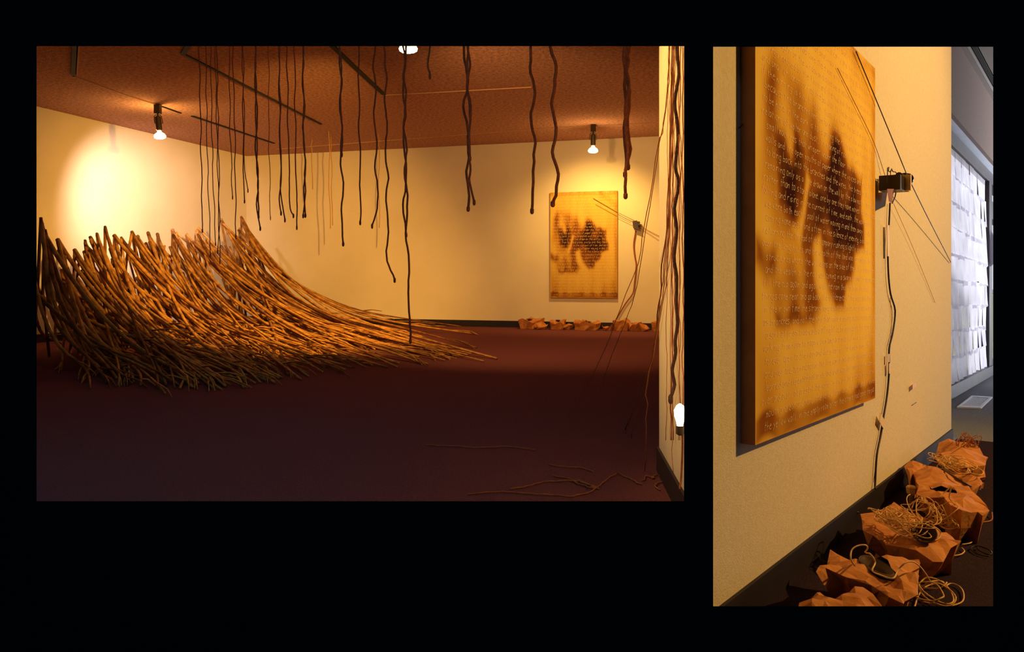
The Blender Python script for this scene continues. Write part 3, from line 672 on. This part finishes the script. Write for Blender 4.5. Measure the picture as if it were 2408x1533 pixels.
tangle(2280, 1052, .17, 34, 6, 'reddish twine tangle on the farthest paper bag', fzR, floR, 5, m='thin', lift=.08)
tangle(2188, 1392, .012, 50, 3, 'few loose twine coils on the carpet at the bottom right', fzR, floR, 6, lift=.04, ky=2.0, r=.0024)
tangle(2297, 1292, .004, 30, 2, 'dark wire rings on the carpet right of the bags', fzR, floR, 7, m='twined', lift=.01, r=.003, ky=2.0)
def twR(name, px, label, r=.0024, m='twine', seed=0):
    cord(name, [floR(u, v, h) for u, v, h in px], r, M[m], label, 'twine', sub=5, seed=seed, n=6)
twR('twine_strand', [(2010, 1330, .16), (2001, 1315, .19), (2003, 1293, .21), (2018, 1283, .22), (2036, 1282, .22), (2040, 1290, .20), (2034, 1298, .17)], 'twine loop arching over the left of the torn bag')
twR('twine_strand', [(2037, 1300, .16), (2047, 1303, .2), (2058, 1322, .17), (2051, 1342, .16), (2070, 1352, .15), (2100, 1360, .15), (2112, 1340, .16), (2130, 1323, .18), (2150, 1322, .17), (2170, 1340, .10), (2188, 1368, .03), (2192, 1380, .01)], 'long twine strand snaking over the torn bag to the carpet')
twR('twine_strand', [(2180, 1373, .01), (2195, 1366, .02), (2218, 1368, .01), (2220, 1380, .01), (2235, 1372, .01), (2255, 1378, .01), (2266, 1395, .01), (2262, 1415, .01), (2230, 1425, .01), (2195, 1420, .01), (2170, 1415, .01)], 'wide twine loop lying on the carpet at the bottom right corner')
twR('twine_strand', [(2085, 1432, .02), (2083, 1415, .03), (2092, 1404, .05), (2120, 1403, .03), (2124, 1415, .01), (2122, 1428, .01)], 'short twine arch at the bottom edge of the frame')
twR('twine_strand', [(2150, 1430, .01), (2158, 1405, .01), (2170, 1385, .015), (2190, 1374, .02), (2205, 1375, .02)], 'twine end crossing the carpet coils')
twR('twine_strand', [(2255, 1224, .01), (2275, 1242, .01), (2287, 1265, .01), (2283, 1276, .01), (2262, 1280, .01)], 'single twine curve right of the cone bag')
twR('twine_strand', [(2262, 1288, .01), (2268, 1296, .01), (2258, 1304, .01), (2236, 1307, .01)], 'small twine hook under the cone bag tip')
twR('twine_strand', [(2208, 1308, .01), (2216, 1322, .01), (2211, 1332, .01), (2186, 1328, .01)], 'small twine hook right of the torn bag')
twR('twine_strand', [(2208, 1170, .19), (2230, 1150, .22), (2238, 1144, .24), (2232, 1170, .19), (2246, 1191, .15), (2225, 1218, .04)], 'bent pale twine standing out of the grey hole')
twR('twine_strand', [(2150, 1222, .17), (2147, 1245, .18), (2160, 1232, .2), (2190, 1236, .19), (2211, 1250, .16), (2205, 1268, .14), (2170, 1270, .14), (2120, 1262, .14)], 'yellow twine ring running around the tilted cone')
twR('twine_strand', [(2254, 1030, .2), (2250, 1040, .2), (2252, 1052, .16), (2256, 1036, .22), (2260, 1026, .28)], 'upright twig of twine on the farthest bag', m='thin')
twR('twine_strand', [(2272, 1050, .17), (2280, 1038, .22), (2287, 1030, .26)], 'short upright twine end right of the twig', m='thin')
twR('dark_wire_strand', [(2212, 1095, .14), (2225, 1108, .16), (2250, 1125, .15), (2280, 1142, .12), (2305, 1152, .05)], 'dark wire crossing over the far paper strip', r=.004, m='twined')
twR('dark_wire_strand', [(2240, 1222, .01), (2290, 1228, .005), (2330, 1224, .005), (2333, 1205, .02)], 'dark wire on the carpet under the broad bag tip', r=.003, m='thin')
# white cap on a stub and tape end by the wall
pc = floR(2143, 1196); cp = thing('floor_lamp_stub', 'cream plastic plug cap standing on a grey stub by the bags', 'plug', pc)
lathe(pc, (0, 0, 1), [(0, .011), (.06, .011)], 10).build('stub', M['steel'], cp)
lathe(pc+V((0, 0, .06)), (0, 0, 1), [(0, .010), (.012, .020), (.04, .024), (.046, .018)], 6).build('cap', M['twine'], cp)
tag(MB().box((floR(1996, 1199, .06)+floR(2018, 1206, .06))/2, (floR(2018, 1206, .06)-floR(1996, 1199, .06))/2, en*.006, ez*.004).build('tape_strip', M['twine']), 'short pale stick end poking from the bag by the baseboard', 'tape')
# ------------------------------------------------------------------ left room: lamps
def track_lamp(top, L, tilt, label, face):
    t = thing('track_lamp', label, 'lamp', top)
    w_ = .035
    MB().box(top-V((0, 0, .06*L/.45)), (w_, 0, 0), (0, w_, 0), (0, 0, .06*L/.45)).build('ceiling_mount', M['metal'], t)
    s0 = top-V((0, 0, .12*L/.45)); s1 = s0+tilt*(.17*L/.45)+V((0, 0, -.02))
    MB().tube([s0, s0+V((0, 0, -.03))], .012, 8).build('stem', M['metal'], t)
    a = V((s0.x-.04, s0.y, s0.z-.02)); mb = MB()
    for sx in (-1, 1): mb.tube([s0+V((sx*.02, 0, -.01)), s0+V((sx*.045, 0, -.03)), s0+tilt*(.12*L/.45)+V((sx*.05, 0, 0)), s0+tilt*(.125*L/.45)+V((sx*.03, 0, 0))], .005, 5)
    mb.build('yoke', M['metal'], t)
    lathe(s0+V((0, 0, -.03)), tilt, [(0, .025), (.01, .036), (.17*L/.45, .036), (.18*L/.45, .028)], 14).build('socket', M['metal'], t)
    b0 = s0+V((0, 0, -.03))+tilt*(.18*L/.45)
    lathe(b0, tilt, [(0, .022), (.02, .026), (.045, .06), (.07, .072)], 20).build('bulb_neck', M['bulb'], t, smooth=True)
    lathe(b0, tilt, [(.07, .072), (.09, .066), (.102, .045), (.108, .01)], 20).build('bulb_face', M['bulbface'], t, smooth=True)
    return t
track_lamp(LAMP1, .45, V((.10, .02, -1)).normalized(), 'track lamp with a glowing bulb lighting the left wall', 0)
track_lamp(LAMP2, .40, V((.0, .1, -1)).normalized(), 'track lamp with a glowing bulb above the canvas on the far back wall', 0)
track_lamp(LAMP3, .44, V((0, .2, -1)).normalized(), 'track lamp just showing its glow at the top edge', 0)
bl4 = thing('bare_bulb', 'small bright bulb fixed low on the partition', 'bulb', BULB4-V((0, 0, .03)))
lathe(BULB4, (0, 0, 1), [(-.03, .009), (-.015, .012), (.0, .017), (.018, .018), (.032, .011), (.038, .003)], 14).build('glass', M['bulbface'], bl4, smooth=True)
lathe(BULB4, (0, 0, -1), [(.03, .013), (.055, .013), (.06, .006)], 12).build('bulb_socket', M['metal'], bl4)
cord('lamp_wire', [BULB4-V((0, 0, .055)), onK(1602, 1010, .03), onK(1605, 1040, .01), onK(1602, 1120, .01), onK(1598, 1150, .02)], .0035, M['cord'], 'brown wire hanging from the bare bulb', 'wire')
# ------------------------------------------------------------------ hanging cords
def hang(px, y, r, label, m='cord', wig=.006, seed=0, knob=None, top=None):
    pts = []
    u0, v0 = px[0]
    pts.append(V(((u0-CX)/F*y, y, H-.001))) if top is None else None
    if top is None:
        vtop = CY-F*(H-EYE)/y; n = 5
        for k in range(1, n): pts.append(P(u0, vtop+(v0-vtop)*k/n, y))
    for k in range(len(px)-1):
        (u1, v1), (u2, v2) = px[k], px[k+1]; n = max(1, int(abs(v2-v1)/38))
        for j in range(n): pts.append(P(u1+(u2-u1)*j/n, v1+(v2-v1)*j/n, y))
    pts.append(P(*px[-1], y))
    for k in range(1, len(pts)-1): pts[k] = pts[k]+V((math.sin(k*2.1+seed)*wig, 0, 0))
    cord('hanging_cord', pts, r, M[m], label, 'cord', sub=3, wig=wig*.25, seed=seed, n=6, knob=(r*1.5 if knob is None else knob))
C_ = [
 ([(468, 110), (472, 300), (476, 541)], 6.2, .0042, 'thin brown cord hanging farthest left, ending in a small knot'),
 ([(484, 110), (487, 350), (495, 598)], 6.5, .0036, 'second hanging cord from the left, reaching the pole tips'),
 ([(495, 110), (500, 400), (507, 572)], 6.4, .0036, 'third hanging cord from the left, just over the pole tips'),
 ([(506, 110), (512, 400), (517, 615)], 6.3, .0036, 'fourth hanging cord from the left, ending among the poles'),
 ([(510, 110), (515, 420), (516, 518), (512, 590)], 6.0, .0036, 'fifth hanging cord from the left, close against the fourth'),
 ([(539, 110), (541, 300), (547, 463)], 6.3, .0036, 'shorter brown cord ending left of the room corner'),
 ([(547, 110), (552, 300), (555, 556)], 6.2, .0040, 'longer brown cord beside the short one left of the corner'),
 ([(570, 110), (573, 400), (575, 472)], 6.2, .0044, 'brown cord hanging exactly at the room corner'),
 ([(572, 110), (575, 340), (574, 400), (583, 447)], 6.15, .0036, 'cord at the corner that kicks right at its tip'),
 ([(600, 110), (603, 250), (604, 400), (608, 508)], 5.8, .0058, 'dark thicker cord of the twisted pair right of the corner'),
 ([(601, 110), (602, 300), (607, 440), (602, 480), (612, 536)], 5.75, .0050, 'longer cord of the twisted pair right of the corner'),
 ([(632, 110), (632, 300), (636, 511)], 5.8, .0026, 'very thin cord between the twisted pairs'),
 ([(656, 110), (658, 300), (661, 440), (657, 470), (661, 500)], 5.6, .0048, 'wavy cord left of the loose trio'),
 ([(657, 110), (660, 370), (661, 450), (670, 516)], 5.55, .0046, 'wavy cord ending in a tail bent to the right'),
 ([(675, 110), (678, 330), (682, 440), (681, 490), (690, 506)], 5.7, .0046, 'cord with a hooked end among the loose trio'),
 ([(693, 110), (695, 330), (697, 440), (698, 534)], 5.8, .0046, 'straight long cord of the loose trio'),
 ([(712, 110), (715, 300), (717, 440), (718, 505)], 5.5, .0056, 'right cord of the pair left of the canopy joint end'),
 ([(713, 110), (714, 330), (719, 450), (713, 506)], 5.45, .0048, 'left cord of the pair left of the canopy joint end'),
 ([(800, 110), (802, 300), (804, 430), (807, 572)], 5.2, .0058, 'long wavy cord left of the two shorter centre cords'),
 ([(801, 110), (803, 290), (805, 330), (804, 362)], 5.15, .0045, 'short cord wound round the top of the long wavy cord'),
 ([(843, 110), (845, 300), (848, 480), (847, 522)], 5.3, .0050, 'centre cord with a tip bent slightly left'),
 ([(880, 110), (882, 300), (887, 440), (885, 490), (875, 530)], 5.2, .0054, 'centre cord whose tail swings down to the left'),
 ([(906, 110), (908, 300), (911, 500), (911, 590), (915, 625), (928, 657)], 5.0, .0056, 'long cord with a tail swinging right below the others'),
 ([(950, 110), (951, 300), (954, 450), (950, 480), (955, 551)], 4.9, .0060, 'cord under the ceiling glow ending halfway down the wall'),
 ([(952, 110), (952, 300), (957, 500), (958, 600), (962, 660), (963, 700), (961, 750), (965, 800)], 4.85, .0062, 'longest cord, reaching nearly to the floor under the ceiling glow'),
 ([(1009, 110), (1010, 150), (1011, 178)], 4.6, .0056, 'very short cord at the top right of the ceiling glow'),
 ([(1094, 110), (1096, 250), (1101, 360), (1101, 489)], 4.5, .0072, 'straight thick cord of the three-strand bundle'),
 ([(1101, 110), (1103, 280), (1102, 400), (1108, 430), (1115, 474)], 4.45, .0062, 'bundle cord with its tail kicked to the right'),
 ([(1098, 110), (1103, 250), (1106, 310), (1105, 371)], 4.4, .0066, 'short knotted cord of the three-strand bundle'),
 ([(1250, 110), (1253, 250), (1255, 380), (1257, 450), (1251, 494)], 4.2, .0075, 'single wavy cord left of the canvas'),
 ([(1300, 110), (1304, 200), (1302, 330), (1309, 410), (1306, 450), (1300, 477)], 4.0, .0082, 'thick wavy cord overlapping the upper left canvas corner'),
 ([(1470, 110), (1473, 200), (1467, 215), (1474, 300), (1469, 360), (1470, 408)], 3.9, .0078, 'left short cord of the thick bundle right of the canvas'),
 ([(1474, 110), (1475, 230), (1481, 300), (1482, 350), (1477, 390)], 3.95, .0078, 'right short cord of the thick bundle right of the canvas'),
 ([(1471, 110), (1474, 250), (1471, 330), (1476, 400), (1471, 458)], 3.85, .0078, 'longest cord of the thick bundle right of the canvas'),
]
for k, (px, y, r, lb) in enumerate(C_): hang(px, y, r, lb, seed=k*1.7, wig=.005+.004*(r > .005)+.004*(r > .007))
for k, (px, y, lb) in enumerate((([(733, 365), (734, 400), (735, 445)], 12.2, 'faint far string right of the corner cords'), ([(774, 306), (774, 440), (777, 537)], 11.6, 'faint pale string, left of the two by the back wall'), ([(779, 362), (780, 440), (782, 530)], 12.0, 'faint pale string, right of the two by the back wall'), ([(891, 350), (891, 440), (892, 536)], 11.8, 'faint pale string behind the swinging centre cord'))):
    hang(px, y, .006, lb, m='faint', seed=k, wig=.008, knob=0)
# strings tied over the partition
S_ = [([(1578, 60), (1559, 290), (1548, 340), (1520, 500), (1499, 620), (1445, 760), (1395, 880), (1330, 985)], (2.88, 4.6), .0017, 'tan string slanting from the partition top to the carpet, leftmost'),
 ([(1576, 60), (1566, 250), (1536, 430), (1504, 640), (1478, 740), (1440, 830), (1405, 940)], (2.88, 4.4), .0017, 'tan string slanting to the carpet, second from the left'),
 ([(1583, 60), (1570, 500), (1555, 650), (1548, 740), (1530, 850), (1505, 920), (1470, 1010)], (2.86, 3.9), .0032, 'thick tan string of the slanting bundle'),
 ([(1581, 60), (1571, 480), (1558, 660), (1544, 780), (1517, 900), (1482, 985), (1470, 1020)], (2.86, 3.9), .0020, 'thin tan string left in the slanting bundle'),
 ([(1586, 60), (1573, 520), (1556, 700), (1537, 820), (1519, 920), (1495, 980), (1485, 1030)], (2.86, 3.85), .0020, 'thin tan string right in the slanting bundle'),
 ([(1584, 60), (1574, 540), (1552, 760), (1520, 900), (1521, 950), (1520, 1000), (1516, 1108)], (2.86, 3.5), .0018, 'string dropping straight to the carpet before the partition')]
for k, (px, (y0, y1), r, lb) in enumerate(S_):
    n = len(px)-1; pts = []
    vl = px[-1][1]; y1 = F*(EYE-.004)/(vl-CY)
    for i, (u, v) in enumerate(px):
        f = max(0, (v-250)/(vl-250)); pts.append(P(u, v, y0+(y1-y0)*f**2))
    t = pts[0].copy(); t.z = 2.999; pts.insert(0, t)
    cord('slanting_string', pts, r, M['thin'], lb, 'string', sub=4, wig=.003, seed=k)
PS = [(1581, .0014), (1584, .002), (1576, .0012), (1588, .0012), (1597, .0014), (1602, .0012), (1605, .002), (1572, .0011)]
for k, (u, r) in enumerate(PS):
    pts = [onK(u+.02*k, -20, .02)]; rnd = random.Random(k+40); lo = 1120-rnd.uniform(0, 90)
    for v in range(60, int(lo), 75): pts.append(onK(u+(v-100)*(-.006 if k % 2 else .002)+rnd.uniform(-1.6, 1.6), v, .012+rnd.uniform(0, .015)))
    cord('partition_string', [p for p in pts if p.z < 2.98], r, M['cord'], 'thin brown string running down the face of the partition', 'string', sub=3, wig=.002, seed=k, group='thin strings down the partition')
hang([(1590, 110), (1596, 175), (1588, 240), (1594, 330), (1589, 390), (1595, 430), (1586, 490), (1593, 540), (1584, 600), (1591, 650), (1592, 760), (1588, 800), (1590, 830), (1580, 870), (1586, 905), (1577, 935)], 2.78, .0062, 'thick purple-brown rope hanging nearest, in front of the partition', m='rope', seed=3, wig=.002)
# wires by the small canvas
def lw(px, r, lb, m='thin', off=.03): cord('wall_wire', [onB(u, v, off) for u, v in px], r, M[m], lb, 'wire', sub=3)
lw([(1395, 466), (1450, 498), (1492, 519)], .004, 'wire crossing the canvas on the far back wall to the far motor', off=.06)
lw([(1400, 480), (1455, 510), (1484, 524)], .003, 'lower wire from the canvas to the far motor', off=.06)
lw([(1504, 530), (1530, 545), (1560, 560)], .004, 'wire running right from the far motor')
lw([(1504, 536), (1530, 552), (1560, 572)], .003, 'lower wire running right from the far motor')
lw([(1495, 542), (1490, 575), (1493, 605), (1496, 625), (1492, 665), (1488, 690), (1470, 715), (1446, 756)], .010, 'dark cable hanging from the far motor to the floor', 'cord')
fm = thing('drawing_motor', 'tiny dark motor on the far back wall, right of the canvas there', 'motor', onB(1496, 530, 0)); bx = V((BD.x, BD.y, 0)); bn = V((BN.x, BN.y, 0))
mb = MB(); mb.hexa([onB(1489, 536, .02), onB(1503, 541, .02), onB(1503, 541, .12), onB(1489, 536, .12), onB(1487, 520, .02), onB(1498, 518, .02), onB(1498, 518, .12), onB(1487, 520, .12)]); mb.build('motor_body', M['metal'], fm)
lathe(onB(1500, 528, .07), bx, [(-.02, .05), (.03, .05)], 12).build('spool', M['metal'], fm)
# ------------------------------------------------------------------ the wave of bent poles
rnd = random.Random(21)
tips = [(96, 512), (104, 540), (135, 563), (175, 587), (200, 565), (198, 592), (212, 557), (216, 590), (228, 549), (247, 533), (268, 553), (259, 585), (285, 558), (300, 585), (310, 545), (324, 555), (343, 572), (348, 547), (370, 550), (355, 590), (405, 540), (413, 546), (406, 575), (438, 550), (453, 568), (461, 540), (466, 536), (460, 550), (486, 560), (520, 515), (545, 545), (567, 510), (563, 537), (556, 565), (580, 535)]
tips.sort()
def tipdepth(u): return 7.6+(u-86)/494*4.6
LAB = {'near': ('long bent sapling pole in the dark left end of the wave', 'bent poles at the dark left end'),
       'mid': ('long bent sapling pole in the bright middle of the wave', 'bent poles in the bright middle'),
       'far': ('long bent sapling pole sweeping from the room corner', 'bent poles from the room corner')}
def edge_v(u):                              # lower outline of the pile on the floor
    xs = [100, 250, 400, 560, 700, 850, 1000, 1100, 1190]; ys = [880, 905, 922, 912, 892, 872, 857, 848, 832]
    return float(np.interp(u, xs, ys))
def pole(T, Fp, r0, lb, gp, m, pw, sag=0, twig=True):
    n = 18; pts = []; lift = rnd.uniform(.01, .15); droop = rnd.uniform(.05, .3)
    side = V((rnd.uniform(-.06, .06), rnd.uniform(-.12, .12), 0)); jit = [rnd.uniform(-1, 1) for _ in range(4)]
    for k in range(n+1):
        t = k/n; p = T.lerp(Fp, t); g = 1-t
        z = Fp.z+(T.z-Fp.z)*(g**pw)+lift*math.sin(math.pi*min(1, t*1.1)/2)*(1-max(0, (t-.68)/.32)**1.3)
        p = V((p.x, p.y, z))+side*math.sin(math.pi*t)+V((jit[0]*.02*math.sin(5*t), jit[1]*.03*math.sin(7*t), jit[2]*.012*math.sin(9*t)))
        p.y -= droop*max(0, (t-.8)/.2)**2*.6; p.z = max(p.z, r0*.6); pts.append(p)
    mb = MB().tube(pts, r0, 6, r0*.45)
    if twig:
        for q in range(rnd.choice((0, 1, 1, 2))):
            i = rnd.randint(9, n-1); d = (pts[i+1]-pts[i]).normalized() if i < n else V((1, 0, 0))
            e = pts[i]+d*rnd.uniform(.15, .5)+V((rnd.uniform(.0, .25), rnd.uniform(-.15, .08), rnd.uniform(.0, .06))); e.z = max(e.z, .012)
            mb.tube([pts[i], (pts[i]+e)/2+V((0, 0, .02)), e], r0*.5, 4, r0*.25)
    dq = (pts[-1]-pts[-3]).normalized()
    for q in range(rnd.choice((0, 0, 1, 2))):
        L = rnd.uniform(.15, .5); e = pts[-2]+dq*L+V((0, rnd.uniform(-.14, .05), 0)); e.z = .008
        mb.tube([pts[-3], pts[-2]+V((0, 0, .02)), pts[-2].lerp(e, .6)+V((0, 0, .03)), e], r0*.45, 5, r0*.2)
    o = mb.build('bent_pole', m, smooth=True, origin=Fp); tag(o, lb, 'pole', gp)
cnt = 0
def sweep(u, v, fu, fv, dy=0, r=None):
    global cnt
    y = tipdepth(u)+dy; T = P(u, v, y); Fp = floL(fu, fv, .012)
    key = 'near' if u < 215 else ('mid' if u < 440 else 'far'); lb, gp = LAB[key]
    pole(T, Fp, r or rnd.uniform(.015, .024), lb, gp, M['pole'] if rnd.random() < .75 else M['poled'], rnd.uniform(1.9, 2.7)); cnt += 1
for k, (u, v) in enumerate(tips):          # the tip poles
    f = (u-86)/494
    for j in range(3 if k % 3 else 2):
        fu = 330+f*560+rnd.uniform(-130, 260)
        fu = min(fu, 1150); sweep(u+j*2, v+j*rnd.uniform(4, 14), fu, edge_v(fu)-rnd.uniform(4, 60+40*f), rnd.uniform(-.3, .3))
for k in range(84):                        # fill between
    u = rnd.uniform(70, 590); i = min(range(len(tips)), key=lambda q: abs(tips[q][0]-u)); v = tips[i][1]+rnd.uniform(35, 190); f = (u-86)/494
    fu = 250+f*600+rnd.gauss(0, 140); fu = max(150, min(fu, 1185)); sweep(u, v, fu, edge_v(fu)-abs(rnd.gauss(0, 38)), rnd.uniform(-.6, .6))
for k in range(30):                         # far edge of the fan
    u = rnd.uniform(500, 585); fu = rnd.uniform(760, 1180); vv = float(np.interp(fu, [760, 860, 960, 1185], [775, 790, 812, 828]))
    sweep(u, rnd.uniform(560, 640), fu, vv+rnd.uniform(0, 25), rnd.uniform(-.2, .6))
# upright legs that prop the tips
for k, (u, v) in enumerate(tips+tips[::2]+[(rnd.uniform(90, 420), rnd.uniform(570, 620)) for _ in range(10)]):
    y = tipdepth(u)+rnd.uniform(-.15, .2); T = P(u, v+2, y); T.z -= .01
    yb = y+rnd.uniform(-.2, .9); xb = T.x+rnd.uniform(-.35, .25)
    r0 = rnd.uniform(.015, .024); p2 = V((xb, yb, .0)); mid = T.lerp(p2, .5)+V((rnd.uniform(-.05, .05), 0, 0))
    o = MB().tube([T, mid, p2], r0*.8, 6, r0).build('prop_pole', M['poled'] if k % 2 else M['pole'], smooth=True, origin=p2)
    tag(o, 'upright sapling pole propping the tips of the wave', 'pole', 'upright poles under the wave tips')
# a few crossing poles leaning in the corner
for k, (u0, v0, u1, v1, dd) in enumerate(((567, 512, 655, 697, 0), (572, 520, 640, 700, .1), (560, 540, 625, 700, .15), (545, 545, 600, 680, .1), (520, 516, 590, 660, 0), (556, 560, 620, 690, .2))):
    a = P(u0, v0, 12.0+dd); b = P(u1, v1+rnd.uniform(30, 60), 12.6+dd); d = b-a; s_ = (a.z-.01)/(a.z-b.z); e = a+d*s_
    e.z = .01
    mid = a.lerp(e, .5)+V((.05, 0, .03)); o = MB().tube([a, a.lerp(mid, .5)+V((.02, 0, .02)), mid, mid.lerp(e, .5)+V((.02, 0, .0)), e], .018, 6, .014).build('leaning_pole', M['poled'], smooth=True, origin=e)
    tag(o, 'brown pole leaning in front of the room corner', 'pole', 'poles leaning at the corner')
print('poles', cnt)
# ------------------------------------------------------------------ small paper bags along the back wall
LB = [(1255, 60, 14, 'leftmost small paper bag along the back wall baseboard', .20), (1283, 34, 9, 'flat small paper bag right of the leftmost one', .11), (1320, 40, 13, 'third small paper bag along the baseboard, cup-shaped', .19), (1342, 26, 8, 'low dark paper scrap right of the cup-shaped bag', .09), (1388, 56, 14, 'small paper bag lying below the canvas', .17), (1436, 28, 9, 'flat paper piece left of the large right-hand bag', .11), (1464, 44, 14, 'largest of the small far paper bags, right of the canvas', .20), (1497, 30, 12, 'paper bag leaning on the baseboard beyond the large one', .19), (1517, 28, 10, 'low paper bag second from the right end', .11), (1547, 30, 12, 'rightmost small paper bag by the partition edge', .15)]
for k, (u, wpx, hpx, lb, h) in enumerate(LB):
    rnd = random.Random(k+70); q = onB(u, 770, 0); s_ = 1831/q.y; rw = wpx/2/s_; n = 11; cc = q.xy+BN*(.26 if k % 3 else .22)
    ol = []
    for i in range(n):
        a = 2*math.pi*i/n; r = rnd.uniform(.75, 1.2); ol.append(tuple(cc+BD*(rw*r*math.cos(a))+BN*(min(rw, .16)*r*math.sin(a))))
    bag(ol, h*.8, lb, lambda x, y: 0, (cc.x, cc.y, rw*.28, rw*.28) if wpx > 38 else None, step=.06, amp=.07, seed=k+5, foot=.04)
# ------------------------------------------------------------------ twigs and threads on the near carpet, left room
def twL(px, lb, r=.0030): cord('floor_thread', [floL(u, v, .006) for u, v in px], r, M['thin'], lb, 'thread', sub=4, wig=.006, seed=len(lb))
twL([(1100, 1162), (1140, 1158), (1180, 1156), (1240, 1160), (1300, 1163), (1345, 1166), (1390, 1155), (1420, 1135), (1450, 1112), (1480, 1125), (1510, 1138)], 'long rusty thread along the bottom edge of the left room')
twL([(1200, 1150), (1250, 1140), (1290, 1132), (1340, 1130), (1370, 1133), (1410, 1150)], 'rusty thread forking above the long bottom one')
twL([(1290, 1092), (1330, 1098), (1370, 1100), (1395, 1110)], 'short rusty thread in the middle of the near carpet')
twL([(1000, 1046), (1060, 1048), (1120, 1052), (1200, 1050), (1260, 1058)], 'long faint thread farther back on the carpet')
twL([(1300, 1118), (1345, 1128), (1365, 1140), (1400, 1148)], 'curved rusty thread crossing the fork')
twL([(1510, 1130), (1520, 1118), (1535, 1125), (1545, 1116), (1558, 1122), (1550, 1136), (1540, 1140), (1552, 1152)], 'tangled thread at the foot of the partition')
twL([(1400, 1148), (1385, 1140), (1360, 1128)], 'small thread end joining the fork')
for o in bpy.data.objects:
    if '_o' in o: del o['_o']
